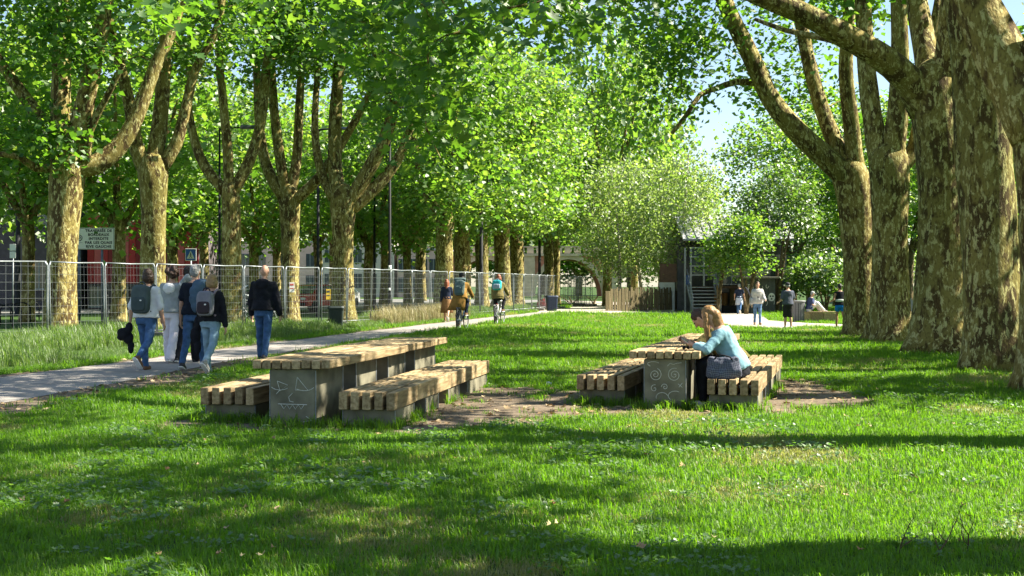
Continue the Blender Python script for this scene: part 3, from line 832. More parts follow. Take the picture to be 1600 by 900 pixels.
spots = [(43, 50, 1.0, 0, 'pale plane tree at the left edge in front of the dark building'), (184, 50, 1.05, 1, 'pale plane tree right of the road sign with red wall behind'),
    (268, 62, 0.95, 2, 'thin plane tree left of the blue crossing sign'), (318, 74, 1.1, 0, 'distant plane tree between the crossing sign and the arm lamp'), (398, 66, 1.0, 1, 'distant plane tree left of the bald man'),
    (432, 84, 1.1, 2, 'far plane tree above the bald man\'s right shoulder'), (497, 88, 1.1, 0, 'far plane tree above the red car'), (577, 72, 1.0, 1, 'distant plane tree right of the wide-forked plane'),
    (600, 92, 1.15, 2, 'far plane tree left of the black pole with white bands'), (637, 80, 1.0, 0, 'distant plane tree right of the black pole with white bands'), (655, 98, 1.2, 1, 'far plane tree left of the skirted woman\'s head'),
    (748, 104, 1.2, 2, 'far plane tree seen between the two cyclists'), (660, 118, 1.4, 0, 'tall far plane tree filling the gap beyond the street'), (-20, 66, 1.2, 1, 'plane tree cut by the left edge beyond the fence'), (120, 84, 1.3, 2, 'far plane tree above the road sign'),
    (240, 96, 1.4, 0, 'tall plane tree over the red building'), (520, 112, 1.5, 1, 'tallest far plane tree behind the fork above the bin'), (395, 120, 1.5, 2, 'tall far plane tree over the bald man'), (20, 105, 1.5, 0, 'tall far plane tree over the dark building')]
used = [False] * 3
for i, (px, d, s, k, lb) in enumerate(spots):
    x = (px - 800) / FPX * d
    if not used[k]: o = protos[k]; used[k] = True
    else: o = copy_tree(protos[k])
    o.location = (x, d, 0); o.rotation_euler = (0, 0, i * 2.3 if i > 2 else 0.0); o.scale = (s, s, s)
    o['label'] = lb; o['category'] = 'tree'; o['group'] = BG

# ---- birches above the picket fence
def birch(base, lean, h, seed, label):
    rg = np.random.default_rng(seed)
    top = Vector((base.x + lean * h, base.y, base.z + h))
    mid = base.lerp(top, 0.5) + Vector((0.2, 0, 0))
    ells = [crown((base.x + lean * h * 0.75, base.y - 0.4, base.z + h * 0.62), (2.5, 2.3, h * 0.42), 130)]
    return make_tree(base, ([base, mid, top], [0.13, 0.09, 0.03]), [([base.lerp(top, 0.25), base.lerp(top, 0.5) + Vector((-0.9, 0.3, 0)), base.lerp(top, 0.8) + Vector((-1.5, 0.4, 0))], [0.07, 0.05, 0.02])],
        ells, label=label, name='birch_tree', group='birches behind the picket fence', bark=M_birch, leaf=M_leaf_birch, lsize=0.15, per=58, spread=(0.42, 0.55), seed=seed, nseg=8, flare=0.1, up=0.2)
for i, (px, py, lean, h, lb) in enumerate(((968, 482, -0.06, 8.5, 'birch leaning left at the left end of the picket fence'), (1005, 482, -0.16, 9.5, 'birch with a slanted white stem behind the picket fence'), (1028, 482, 0.02, 10.5, 'tallest birch behind the middle of the picket fence'), (1044, 486.5, 0.13, 9.8, 'birch leaning right against the brown wall'))):
    g_ = gp(px, py); birch(Vector((g_.x, g_.y, g_.z - 0.05)), lean, h, 90 + i, lb)

# ---- shrubs and trees around the timber building
def shrub(base, rx, ry, h, seed, label, leaf=None, lsize=0.16, n=60, per=85, name='shrub', cat='shrub', group=None, stems=3, clear=0.15):
    rg = np.random.default_rng(seed)
    limbs = []
    for k in range(stems):
        an = rg.uniform(0, 6.28); e = Vector((math.cos(an) * rx * 0.55, math.sin(an) * ry * 0.55, h * 0.65))
        limbs.append(([base + Vector((0, 0, 0.02)), base + e * 0.5 + Vector((0, 0, h * 0.1)), base + e], [0.05 + h * 0.006, 0.035 + h * 0.004, 0.015]))
    return make_tree(base, ([base - Vector((0, 0, 0.05)), base + Vector((0.02, 0, h * 0.15)), base + Vector((0.0, 0.03, h * 0.35))], [0.06 + h * 0.010, 0.05 + h * 0.008, 0.03 + h * 0.005]), limbs,
        [crown((base.x, base.y, base.z + h * (0.5 + clear * 0.5)), (rx, ry, h * (0.5 - clear * 0.5)), n)], label=label, cat=cat, name=name, group=group, bark=M_shrubbark, leaf=leaf or M_leaf_bush, lsize=lsize, per=per, spread=(0.38, 0.30), seed=seed, nseg=7, flare=0.2)
def g(px, py, dz=-0.02):
    p = gp(px, py); p.z += dz; return p
shrub(g(1232, 486), 2.0, 1.6, 3.6, 101, 'dense green shrub between the graffitied shed and the man in shorts', n=75)
shrub(g(1290, 490), 1.9, 1.5, 3.4, 102, 'broad bright shrub behind the man sitting on the block bench', n=80)
shrub(g(1330, 487), 1.8, 1.5, 3.9, 103, 'tall shrub between the runner and the leaning plane trunk', n=70)
shrub(g(1262, 479.5), 2.6, 1.6, 5.4, 104, 'silvery olive shrub rising above the bushes', leaf=M_leaf_birch, n=80)
shrub(g(1166, 491.0), 1.9, 1.2, 5.6, 105, 'small yellow-green tree in front of the balcony', n=46, leaf=M_leaf_sun, name='small_tree', cat='tree', clear=0.42)
shrub(g(1121, 490.5), 1.0, 0.8, 4.6, 106, 'young tree growing beside the outside stairs', n=18, leaf=M_leaf_sun, name='small_tree', cat='tree', clear=0.5, per=60)
shrub(g(1214, 489), 2.7, 1.6, 8.6, 112, 'tall dark small-leaved tree right of the shed, screening the roof', n=80, leaf=M_leaf_bush, name='small_tree', cat='tree', clear=0.48)
shrub(g(1395, 482), 3.0, 1.8, 5.0, 107, 'silvery hedge tree behind the gap in the right-hand row', leaf=M_leaf_birch, n=90)
shrub(g(1430, 488), 1.2, 1.0, 1.5, 108, 'low bush in the gap between two plane trunks', n=30)
shrub(g(1140, 489), 0.6, 0.35, 0.95, 109, 'leafy plant in the dark planter by the timber door', n=14, per=60)
shrub(g(893, 476.5), 1.6, 1.0, 1.0, 110, 'rounded bush at the foot of the bridge arch', n=40)
shrub(g(928, 475), 1.2, 0.8, 1.0, 111, 'low bush left of the picket fence', n=34)
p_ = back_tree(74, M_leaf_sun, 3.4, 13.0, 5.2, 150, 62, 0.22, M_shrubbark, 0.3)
for i, (px, d, s, lb) in enumerate(((1238, 88, 1.0, 'dark green tree above the timber building\'s right end'), (1310, 92, 1.15, 'tall tree behind the silvery olive shrub'), (1420, 84, 1.1, 'leafy tree filling the gap behind the right-hand trunks'), (1530, 80, 1.1, 'tree behind the massive mottled trunk'), (985, 150, 1.5, 'far tree behind the birches'))):
    o = p_ if i == 0 else copy_tree(p_)
    x = (px - 800) / FPX * d
    o.location = (x, d, gz(x, d)); o.rotation_euler = (0, 0, i * 1.9); o.scale = (s, s, s)
    o['label'] = lb; o['category'] = 'tree'; o['group'] = 'leafy trees around the timber building'
# spiky plant beside the stairs
def spiky(base, label, seed):
    rg = np.random.default_rng(seed); root = empty('spiky_plant', base, 0, label, 'plant')
    for i in range(46):
        an = rg.uniform(0, 6.28); ln = rg.uniform(0.9, 1.5); e = Vector((math.cos(an), math.sin(an), 0)); k = rg.uniform(0.35, 1.0)
        pts = [e * 0.05, e * ln * 0.3 * k + Vector((0, 0, ln * 0.75)), e * ln * 0.65 * k + Vector((0, 0, ln * 1.0)), e * ln * 0.95 * k + Vector((0, 0, ln * (0.95 - 0.5 * k)))]
        mb = MB(); mb.tube(pts, [0.028, 0.03, 0.02, 0.004], 3); mb.build('blade', M_spk, root, True)
M_spk = leaf_mat('spiky_leaf', [(0.06, 0.10, 0.05), (0.10, 0.14, 0.08), (0.16, 0.19, 0.11)], [(0.15, 0.25, 0.1), (0.2, 0.3, 0.12), (0.25, 0.34, 0.15)], 0.15, 0.35)
spiky(g(1054, 486), 'grey-green spiky plant at the right end of the picket fence', 1)
spiky(g(1077, 487), 'dry spiky plant at the foot of the outside stairs', 2)

# ================================================================== TEMPORARY FENCE
FL = [Vector(p) for p in ((-15.5, 26.5, 0), (-13.4, 29.4, 0), (-11.6, 32.2, 0), (-9.8, 35.4, 0), (-8.1, 38.9, 0), (-6.4, 43.0, 0), (-4.55, 48.5, 0), (-2.7, 55, 0), (-0.9, 62, 0), (1.1, 70, 0), (2.9, 79, 0))]
def fence_panel_proto():
    W, H = 2.16, 2.02
    t = empty('mesh_fence', (0, 0, 0), 0, 'galvanised mesh fence panel in the temporary fence behind the verge', 'fence', 'temporary fence panels along the verge')
    for sx in (0, W):
        mb = MB(); mb.tube([(sx, 0, 0.04), (sx, 0, 1.0), (sx, 0, H - 0.1), (sx + (0.05 if sx == 0 else -0.05), 0, H)], 0.021, 8); mb.build('post', M_galv, t, True)
    for z in (0.18, H):
        mb = MB(); mb.tube([(0.03, 0, z), (W / 2, 0, z - (0.02 if z > 1 else 0)), (W - 0.03, 0, z)], 0.017, 8); mb.build('rail', M_galv, t, True)
    mb = MB()
    for i in range(15): x = 0.1 + i * (W - 0.2) / 14; mb.tube([(x, 0, 0.19), (x, 0, H - 0.01)], 0.0022, 3)
    for i in range(9): z = 0.30 + i * 0.2; mb.tube([(0.02, 0.006, z), (W - 0.02, 0.006, z)], 0.0028, 3)
    w = mb.build('wire_mesh', M_galv, t); w['kind'] = 'stuff'
    me = bevel_box('foot_block', (0.24, 0.62, 0.13), 0.03, plain((0.16, 0.155, 0.15), 0.9, 0, 0.2))
    o = link('foot_block', me, None, t); o.location = (W + 0.04, 0, 0.068)
    return t
fp = fence_panel_proto(); first = True
acc = 0.0
seg = []
for a, b_ in zip(FL[:-1], FL[1:]):
    n = max(1, round((b_ - a).length / 2.24))
    for k in range(n): seg.append((a.lerp(b_, k / n), a.lerp(b_, (k + 1) / n)))
for i, (a, b_) in enumerate(seg):
    o = fp if first else copy_tree(fp); first = False
    d = b_ - a
    o.location = (a.x, a.y, 0.0); o.rotation_euler = (random.uniform(-.035, .03), 0, math.atan2(d.y, d.x) + random.uniform(-.03, .03))
    o.scale = (d.length / 2.24, 1, 1)
# stack of spare panels standing upright by the bin
for i in range(9):
    o = copy_tree(fp); q = gp(880 + i * 3.2, 479)
    o.location = (q.x, q.y + 0.12 * i, 0.02); o.rotation_euler = (random.uniform(-.06, .06), random.uniform(-.02, .02), R(62 + random.uniform(-4, 4))); o.scale = (0.9, 1, 1.0)
    o['label'] = 'spare fence panel in the upright stack right of the blue bin'; o['group'] = 'spare fence panels stacked upright'

# ================================================================== LAMPS AND POLES
def lamp(px, d, h, label, arm=0.0, r=0.06, band=None, group='dark lamp posts'):
    x = (px - 800) / FPX * d; z = gz(x, d)
    t = empty('street_lamp', (x, d, z), 0, label, 'street lamp', group)
    mb = MB(); mb.lathe([(r * 1.9, 0.0), (r * 1.9, 0.05), (r * 1.3, 0.08), (r * 1.2, 1.2), (r, 1.25), (r * 0.72, h)], 12); mb.build('pole', M_black, t, True)
    if band:
        mb = MB()
        for zz in band: mb.lathe([(r * 1.12, zz), (r * 1.12, zz + 0.22)], 12)
        mb.build('sticker_band', M_white, t, True)
    a = arm or 0.9
    mb = MB(); mb.tube([(0, 0, h - 0.05), (a * 0.3, 0, h), (a, 0, h + 0.02)], [r * 0.7, r * 0.6, r * 0.5], 8); mb.build('arm', M_black, t, True)
    mb = MB(); mb.rings([[Vector((a - 0.05 + u, v * w_, h + zz)) for (u, v) in ((0, -1), (0.55, -1), (0.62, -.5), (0.62, .5), (0.55, 1), (0, 1))] for (zz, w_) in ((-0.03, 0.12), (0.0, 0.15), (0.06, 0.13), (0.10, 0.07))])
    hd = mb.build('lamp_head', plain((0.10, 0.11, 0.13), 0.3, 0.3), t)
    mb = MB(); mb.box((a + 0.25, 0, h - 0.036), (0.42, 0.18, 0.01)); mb.build('diffuser', plain((0.7, 0.72, 0.72), 0.3), hd)
M_white = plain((0.72, 0.72, 0.70), 0.6, 0, 0.08)
lamp(343, 45, 6.95, 'dark lamp post with a flat lamp on a short arm to the right', 0.8, 0.045)
lamp(28, 60, 13.0, 'tall dark post at the left edge beyond the fence', 1.2, 0.12)
lamp(609, 51, 8.5, 'black pole with white bands right of the wide-forked plane', 1.0, 0.06, (1.1, 2.0))
lamp(497, 58, 8.5, 'dark pole above the red car', 1.0, 0.075)
lamp(752, 64, 6.8, 'dark blue pole between the two cyclists', -0.9, 0.10)
lamp(843, 80, 7.4, 'thin dark pole beside the red bag and the blue bin', 0.9, 0.10)
lamp(585, 70, 9.0, 'slim far pole behind the fence right of the wide fork', 0.9, 0.07)
lamp(302, 78, 8.0, 'grey far pole above the blue crossing sign', 0.9, 0.08)

# ================================================================== SIGNS
def text(s, size, mat, parent, loc, name='lettering', align='CENTER', ext=0.004, bold=0.0):
    c = bpy.data.curves.new(name, 'FONT'); c.body = s; c.size = size; c.align_x = align; c.align_y = 'CENTER'; c.extrude = ext; c.offset = bold
    c.space_character = 1.12; c.space_line = 1.0
    c.materials.append(mat)
    tmp = bpy.data.objects.new(name, c); COL.objects.link(tmp); bpy.context.view_layer.update()
    me = bpy.data.meshes.new_from_object(tmp.evaluated_get(bpy.context.evaluated_depsgraph_get())); bpy.data.objects.remove(tmp)
    if not me.materials: me.materials.append(mat)
    o = link(name, me, None, parent, loc); o.rotation_euler = (R(90), 0, 0)
    return o
M_signface = plain((0.70, 0.71, 0.56), 0.6, 0, 0.06)
M_ink = plain((0.02, 0.02, 0.02), 0.6, 0, 0.05)
d = 47.0
c = at(147, 373, d); W, H = 64 * d / FPX, 34 * d / FPX
t = empty('road_sign', (c.x, c.y, 0), 0, 'cream road sign with five lines of black French lettering', 'road sign')
o = link('panel', bevel_box('panel', (W, 0.03, H), 0.008, M_signface), None, t); o.location = (0, 0, c.z)
mb = MB()
for (sx, sz, w_, h_) in ((0, 1, W * 0.985, 0.012), (0, -1, W * 0.985, 0.012), (1, 0, 0.012, H * 0.93), (-1, 0, 0.012, H * 0.93)):
    mb.box((sx * (W / 2 - 0.02), -0.018, sz * (H / 2 - 0.02)), (w_ - 0.03, 0.004, h_))
mb.build('border', M_ink, o)
for i, ln in enumerate(('TRAVERSÉE DE', 'BORDEAUX', 'INTERDITE', 'PAR LES QUAIS', 'RIVE GAUCHE')):
    text(ln, 0.135, M_ink, o, (0.17, -0.019, (2 - i) * 0.145), bold=0.004)
mb = MB(); mb.tube([(-W * 0.36 + 0.105 * math.cos(a), -0.018, 0.03 + 0.105 * math.sin(a)) for a in np.linspace(0, 6.2832, 25)[:-1]], 0.012, 4, closed=True)
mb.tube([(-W * 0.36 + 0.05 * math.cos(a), -0.018, 0.03 + 0.055 * math.sin(a)) for a in np.linspace(-0.4, 3.5, 12)], 0.010, 4)
mb.box((-W * 0.36, -0.018, 0.03), (0.07, 0.004, 0.012)); mb.box((-W * 0.36, -0.018, 0.0), (0.07, 0.004, 0.012)); mb.box((-W * 0.36, -0.018, -0.14), (0.24, 0.004, 0.008))
mb.build('emblem', M_ink, o)
for sx in (-0.55, 0.28):
    mb = MB(); mb.tube([(sx, 0.05, -0.05), (sx, 0.05, c.z + H * 0.42)], 0.045, 10); mb.build('post', plain((0.10, 0.12, 0.16), 0.5, 0.4), t, True)
# crossing sign
d = 52.0; c = at(298, 398, d); W = 17.5 * d / FPX
t = empty('crossing_sign', (c.x, c.y, 0), 0, 'square blue pedestrian crossing sign with a white triangle', 'road sign')
mb = MB(); mb.tube([(0, 0.04, -0.05), (0, 0.04, c.z + 0.2)], 0.03, 8); mb.build('post', M_galv, t, True)
o = link('panel', bevel_box('panel', (W, 0.02, W * 1.1), 0.006, M_white), None, t); o.location = (0, 0, c.z)
mb = MB(); mb.box((0, -0.012, 0), (W * 0.88, 0.004, W * 0.98)); mb.build('blue_field', plain((0.02, 0.10, 0.42), 0.4, 0, 0.05), o)
mb = MB(); mb.rings([[Vector((-0.16, y, -0.16)), Vector((0.16, y, -0.16)), Vector((0, y, 0.17))] for y in (-0.015, -0.019)]); mb.build('white_triangle', M_white, o)
mb = MB(); mb.ellipsoid((0.0, -0.021, 0.06), (0.022, 0.004, 0.024), n=8, k=4)
for (a, b_) in (((0, 0.04), (0.0, -0.04)), ((0, -0.04), (0.05, -0.13)), ((0, -0.04), (-0.05, -0.13)), ((0, 0.02), (0.045, -0.03)), ((0, 0.02), (-0.045, -0.03))):
    mb.tube([(a[0], -0.021, a[1]), (b_[0], -0.021, b_[1])], 0.011, 5)
mb.build('walking_figure', M_ink, o)
# white notice board on a post at the far left
d = 58.0; c = at(20, 392, d)
t = empty('notice_sign', (c.x, c.y, 0), 0, 'small white sign on a thin post at the left edge', 'sign')
mb = MB(); mb.tube([(0, 0.03, -0.05), (0, 0.03, c.z)], 0.035, 8); mb.build('post', M_galv, t, True)
for zz in (0.16, -0.18): 
    o = link('panel', bevel_box('panel', (0.28, 0.02, 0.3), 0.006, M_white), None, t); o.location = (0, 0, c.z + zz)
# notices tied to the fence
def notice(px, py, d, w, h, col, label, band=None):
    c = at(px, py, d); o = link('fence_notice', bevel_box('fence_notice', (w, 0.008, h), 0.002, plain(col, 0.6, 0, 0.05)), None); o.location = c; o.rotation_euler = (0, 0, 0.35)
    tag(o, label, 'notice')
    mb = MB(); mb.box((0, -0.007, h * 0.28), (w * 0.7, 0.003, h * 0.18)); mb.box((0, -0.007, -h * 0.1), (w * 0.7, 0.003, h * 0.08)); mb.build('printed_band', plain(band or (0.5, 0.08, 0.06), 0.6, 0, 0.05), o)
notice(456, 449, 42.6, 0.17, 0.33, (0.75, 0.73, 0.72), 'white paper notice with a red band tied to the fence')
notice(513, 460, 44.6, 0.16, 0.36, (0.75, 0.48, 0.03), 'yellow warning board on the fence above the litter bin', (0.05, 0.05, 0.05))

# ================================================================== BINS, BAG, PAPER, BOLLARDS
def bin_(px, py, w, h, col, label, square=True):
    q = gp(px, py); t = empty('litter_bin', q, 0.15, label, 'litter bin')
    m = plain(col, 0.55, 0, 0.15); e = 0.35 if square else 0.9
    def ring(r, z): return [Vector((r * math.copysign(abs(math.cos(a)) ** e, math.cos(a)), r * math.copysign(abs(math.sin(a)) ** e, math.sin(a)), z)) for a in np.linspace(0, 6.2832, 21)[:-1]]
    mb = MB(); mb.rings([ring(w * 0.42, 0), ring(w * 0.47, h * 0.5), ring(w * 0.5, h * 0.86)]); bd = mb.build('body', m, t)
    mb = MB(); mb.rings([ring(w * 0.55, h * 0.865), ring(w * 0.56, h * 0.93), ring(w * 0.5, h), ring(w * 0.36, h), ring(w * 0.34, h * 0.9)]); mb.build('rim', m, t)
    mb = MB()
    for k in range(5): x = (k - 2) * w * 0.17; mb.box((x, -w * 0.475, h * 0.45), (w * 0.05, 0.02, h * 0.7))
    mb.build('ribs', m, bd)
bin_(525, 513.5, 0.50, 0.74, (0.018, 0.028, 0.026), 'dark green-black litter bin standing in the verge by the path')
bin_(862, 486, 0.62, 0.86, (0.02, 0.035, 0.075), 'blue litter bin at the end of the fence')
q = g(1248.5, 503.5)
t = empty('slatted_bin', q, 0.1, 'grey slatted litter bin beside the block bench', 'litter bin')
for k in range(14):
    a = k * 6.2832 / 14; o = link('slat', bevel_box('slat', (0.09, 0.02, 0.88), 0.004, plain((0.17, 0.17, 0.18), 0.8)), None, t); o.location = (0.25 * math.cos(a), 0.25 * math.sin(a), 0.46); o.rotation_euler = (0, 0, a + R(90))
mb = MB(); mb.lathe([(0.23, 0.03), (0.23, 0.84)], 14); mb.build('liner', M_black, t, True)
mb = MB(); mb.lathe([(0.27, 0.9), (0.29, 0.93), (0.29, 0.97), (0.2, 0.98), (0.18, 0.9)], 16); mb.build('lid', plain((0.25, 0.25, 0.26), 0.6), t, True)
q = gp(849, 483)
t = empty('red_bag', (q.x, q.y, q.z), 0, 'crumpled red bag lying between the thin pole and the blue bin', 'bag')
mb = MB()
for (x, y, z, r) in ((0, 0, .24, .3), (.2, .05, .2, .24), (-.15, .08, .3, .25), (.05, -.05, .45, .2)): mb.ellipsoid((x, y, z), (r, r * 0.8, r * 0.95))
o = mb.build('bag_body', plain((0.45, 0.03, 0.03), 0.5, 0, 0.25, 6, 0.8), t, True)
mb = MB(); mb.tube([(-.1, -.1, .55), (-.05, -.12, .68), (.08, -.1, .7), (.14, -.08, .56)], 0.015, 6); mb.build('handle', M_black, t, True)
q = gp(857, 603)
mb = MB()
rr_ = random.Random(3)
for k in range(7): mb.ellipsoid((rr_.uniform(-.03, .03), rr_.uniform(-.03, .03), .028 + rr_.uniform(-.005, .012)), (rr_.uniform(.015, .032), rr_.uniform(.015, .03), rr_.uniform(.012, .024)), Euler((rr_.uniform(0, 3), rr_.uniform(0, 3), 0)).to_matrix(), 7, 5)
o = mb.build('paper_cup', plain((0.75, 0.76, 0.74), 0.6, 0, 0.05)); o.location = q; tag(o, 'crumpled white paper litter on the lawn between the tables', 'litter')
def bollard(px, d, h, label):
    x = (px - 800) / FPX * d
    mb = MB(); mb.lathe([(0.07, 0), (0.06, 0.05), (0.05, 0.1), (0.045, h - 0.12), (0.06, h - 0.1), (0.06, h - 0.03), (0.03, h)], 12); o = mb.build('bollard', M_black, None, True); o.location = (x, d, 0); tag(o, label, 'bollard', 'black bollards beyond the fence')
bollard(167, 58, 1.0, 'black bollard on the pavement right of the big trunk')
bollard(118, 70, 1.0, 'farther black bollard below the road sign')
# bicycle hoops at the far left
for i in range(5):
    q = gp(2 + i * 15, 512 - 4 * i)
    mb = MB(); pts = [(-.35, 0, -.03), (-.35, 0, .55)] + [(-.35 + .35 - .35 * math.cos(a), 0, .55 + .22 * math.sin(a)) for a in np.linspace(0, math.pi, 9)] + [(.35, 0, .55), (.35, 0, -.03)]
    mb.tube(pts, 0.025, 8); o = mb.build('bicycle_hoop', M_black, None, True); o.location = (q.x, q.y, 0); o.rotation_euler = (0, 0, R(20)); tag(o, 'black steel bicycle hoop at the far left behind the fence', 'bicycle rack', 'bicycle hoops at the far left')

# far wooded bank behind the bridge and the street: copies of the back-row trees
for i, (px, d, s, lb) in enumerate(((560, 205, 1.9, 'leftmost tree on the far bank behind the bridge'), (640, 200, 1.8, 'second tree on the far bank behind the bridge'), (720, 210, 1.9, 'third tree on the far bank behind the bridge'), (790, 198, 1.7, 'fourth tree on the far bank behind the bridge'), (850, 204, 1.8, 'fifth tree on the far bank, seen through the arch'), (905, 196, 1.7, 'sixth tree on the far bank, right of the arch'), (965, 205, 1.9, 'seventh tree on the far bank behind the birches'), (1040, 198, 1.9, 'eighth tree on the far bank beyond the timber building'), (1480, 120, 1.5, 'far tree in the gap behind the thick trunks'), (1380, 125, 1.5, 'far tree behind the silvery hedge tree'))):
    o = copy_tree(protos[i % 3]); x = (px - 800) / FPX * d
    o.location = (x, d, -2.2 * s if d > 150 else -0.5); o.rotation_euler = (0, 0, i * 1.7); o.scale = (s * 1.25, s * 1.25, s)
    o['label'] = lb; o['category'] = 'tree'; o['group'] = 'trees on the far bank'

for i, (px, d, s, lb) in enumerate(((948, 90, 1.18, 'broad plane tree above the picket fence, left of the birches'), (992, 100, 1.05, 'plane tree behind the birches, edging the patch of sky'))):
    o = copy_tree(protos[i]); x = (px - 800) / FPX * d
    o.location = (x, d, gz(x, d)); o.rotation_euler = (0, 0, 0.9 + i * 2.0); o.scale = (s, s, s * 1.5)
    o['label'] = lb; o['category'] = 'tree'; o['group'] = BG

for i, (x, y, s) in enumerate(((16.5, 18.5, 0.95), (17.5, 26, 1.0), (19.0, 34, 1.0), (20.5, 42, 1.0))):
    o = copy_tree(protos[i % 3]); o.location = (x, y, gz(x, y)); o.rotation_euler = (0, 0, i * 2.1 + 0.4); o.scale = (s, s, s)
    o['label'] = ('first', 'second', 'third', 'fourth')[i] + ' plane tree of the outer row, out of view to the right'; o['category'] = 'tree'; o['group'] = 'outer row of plane trees to the right'

# greenery closing the park on the far right, beyond the outer row
for i, (x, y, s, k) in enumerate(((34, 34, 1.1, 1), (36, 46, 1.2, 0), (33, 58, 1.1, 2), (40, 62, 1.3, 1), (31, 72, 1.2, 0), (46, 50, 1.3, 2), (40, 24, 1.2, 0))):
    o = copy_tree(protos[k]); o.location = (x, y, gz(x, y) - 2.6); o.rotation_euler = (0, 0, i * 1.3); o.scale = (s, s, s)
    o['label'] = ('first', 'second', 'third', 'fourth', 'fifth', 'sixth', 'seventh')[i] + ' bushy tree closing the park beyond the right edge'; o['category'] = 'tree'; o['group'] = 'bushy trees beyond the right edge'
# ================================================================== BUILDINGS
def part_box(name, parent, c, size, mat, bev=0.0, rot=None):
    if bev: o = link(name, bevel_box(name, size, bev, mat), None, parent); o.location = c
    else:
        mb = MB(); mb.box((0, 0, 0), size); o = mb.build(name, mat, parent); o.location = c
    if rot: o.rotation_euler = rot
    return o
# ---- timber building with outside stairs, right of centre
d0 = 77.0
bx = (1075 - 800) / FPX * d0
gzb = gz(bx, d0)
S = d0 / FPX
def bz(py): return EYE - (py - HOR) * S - gzb           # height above its ground for a photograph row
def bX(px): return (px - 1075) * S
M_brown = plain((0.10, 0.062, 0.04), 0.85, 0, 0.2, 6)
M_roof = plain((0.42, 0.42, 0.46), 0.45, 0.2, 0.12, 2.0)
M_pale = plain((0.42, 0.45, 0.42), 0.9, 0, 0.15, 4)
M_steel = plain((0.27, 0.30, 0.32), 0.5, 0.4, 0.15)
M_darkin = plain((0.085, 0.088, 0.092), 0.8, 0, 0.3, 3)
tb = empty('timber_building', (bx, d0, gzb), 0, 'two-storey timber building with grey seamed metal roof and outside stairs', 'building')
zf = bz(447); ze = bz(374); zr = bz(338)
part_box('wall', tb, (bX(1142.5), 3.2, (ze + 0) / 2), (bX(1225) - bX(1060), 5.5, ze), M_darkin)
for k in range(16): part_box('wall_board', tb, (bX(1113 + 7 * k), 0.43, (ze + zf) / 2), (6.6 * S, 0.035, ze - zf - 0.1), plain((0.10, 0.10, 0.10), 0.85, 0, 0.35, 3), 0.005)
part_box('brown_wall', tb, (bX(1045), 0.35, (bz(412) + bz(441)) / 2), (26 * S, 0.25, bz(412) - bz(441)), M_brown)
part_box('pale_base', tb, (bX(1043), 0.36, bz(441) / 2 - 0.01), (24 * S, 0.25, bz(441)), M_pale)
# roof: seamed slope towards the viewer
ov0, ov1 = bX(1064), bX(1236)
mb = MB(); mb.rings([[Vector((x, -1.0, ze)), Vector((x, 3.2, zr + 0.25)), Vector((x, 7.4, ze)), Vector((x, 7.4, ze - 0.12)), Vector((x, 3.2, zr + 0.1)), Vector((x, -1.0, ze - 0.12))] for x in (ov0, ov1)])
rf = mb.build('roof', M_roof, tb)
sl = math.atan2(zr + 0.25 - ze, 4.2)
for k in range(12):
    x = ov0 + 0.3 + k * (ov1 - ov0 - 0.6) / 11
    part_box('seam', rf, (x, 1.1, (ze + zr + 0.25) / 2 + 0.03), (0.05, 4.15 / math.cos(sl) * 1.0, 0.06), M_steel, 0, (sl, 0, 0))
mb = MB(); mb.lathe([(0.16, 0), (0.16, 0.35), (0.28, 0.36), (0.28, 0.44), (0.12, 0.5)], 10); o = mb.build('vent_cowl', plain((0.12, 0.12, 0.13), 0.6), rf, True); o.location = (bX(1116), 3.0, zr + 0.22)
part_box('gutter', rf, ((ov0 + ov1) / 2, -1.07, ze - 0.05), (ov1 - ov0, 0.12, 0.1), M_steel)
# upper deck with glass balustrade
dk = part_box('deck', tb, (bX(1147), -0.2, zf - 0.07), (bX(1222) - bX(1072), 1.5, 0.14), M_brown)
for k in range(5):
    x0 = bX(1115) + k * 24 * S; 
    fr = part_box('balustrade_panel', tb, (x0 + 12 * S, -0.9, zf + 0.55), (23 * S, 0.02, 0.85), M_glass)
    for zz in (0.45, -0.45): part_box('rail', fr, (0, 0, zz), (24 * S, 0.05, 0.05), M_steel)
    part_box('baluster', fr, (-12 * S, 0, 0.0), (0.05, 0.06, 1.0), M_steel)
    w_ = part_box('window', tb, (x0 + 11 * S, 0.37, zf + 1.15), (17 * S, 0.06, 1.5), M_glass)
    part_box('window_frame', w_, (0, -0.04, 0), (0.05, 0.03, 1.5), M_steel); part_box('window_frame', w_, (0, -0.04, 0.2), (17 * S, 0.03, 0.05), M_steel)
# glazed porch over the stairs
pr = empty('porch_frame', (0, 0, 0)); pr.parent = tb
for x in (bX(1067), bX(1076), bX(1096), bX(1112)): part_box('porch_post', pr, (x, -0.95, bz(388) / 2 + (0 if x < bX(1090) else zf / 2)), (0.10, 0.10, bz(388) if x < bX(1090) else bz(388) - zf), M_steel)
for z in (bz(388), bz(402), bz(416), bz(430)): part_box('porch_rail', pr, (bX(1094), -0.98, z), (40 * S, 0.06, 0.07), M_steel)
for k in range(3): 
    for j in range(3): part_box('pane', pr, (bX(1083 + 13 * k), -0.86, bz(395 + 14 * j)), (12 * S, 0.015, 12.5 * S), M_glass)
part_box('blue_tub', tb, (bX(1073), -0.6, zf + 0.35), (0.35, 0.35, 0.6), plain((0.03, 0.10, 0.40), 0.5), 0.05)
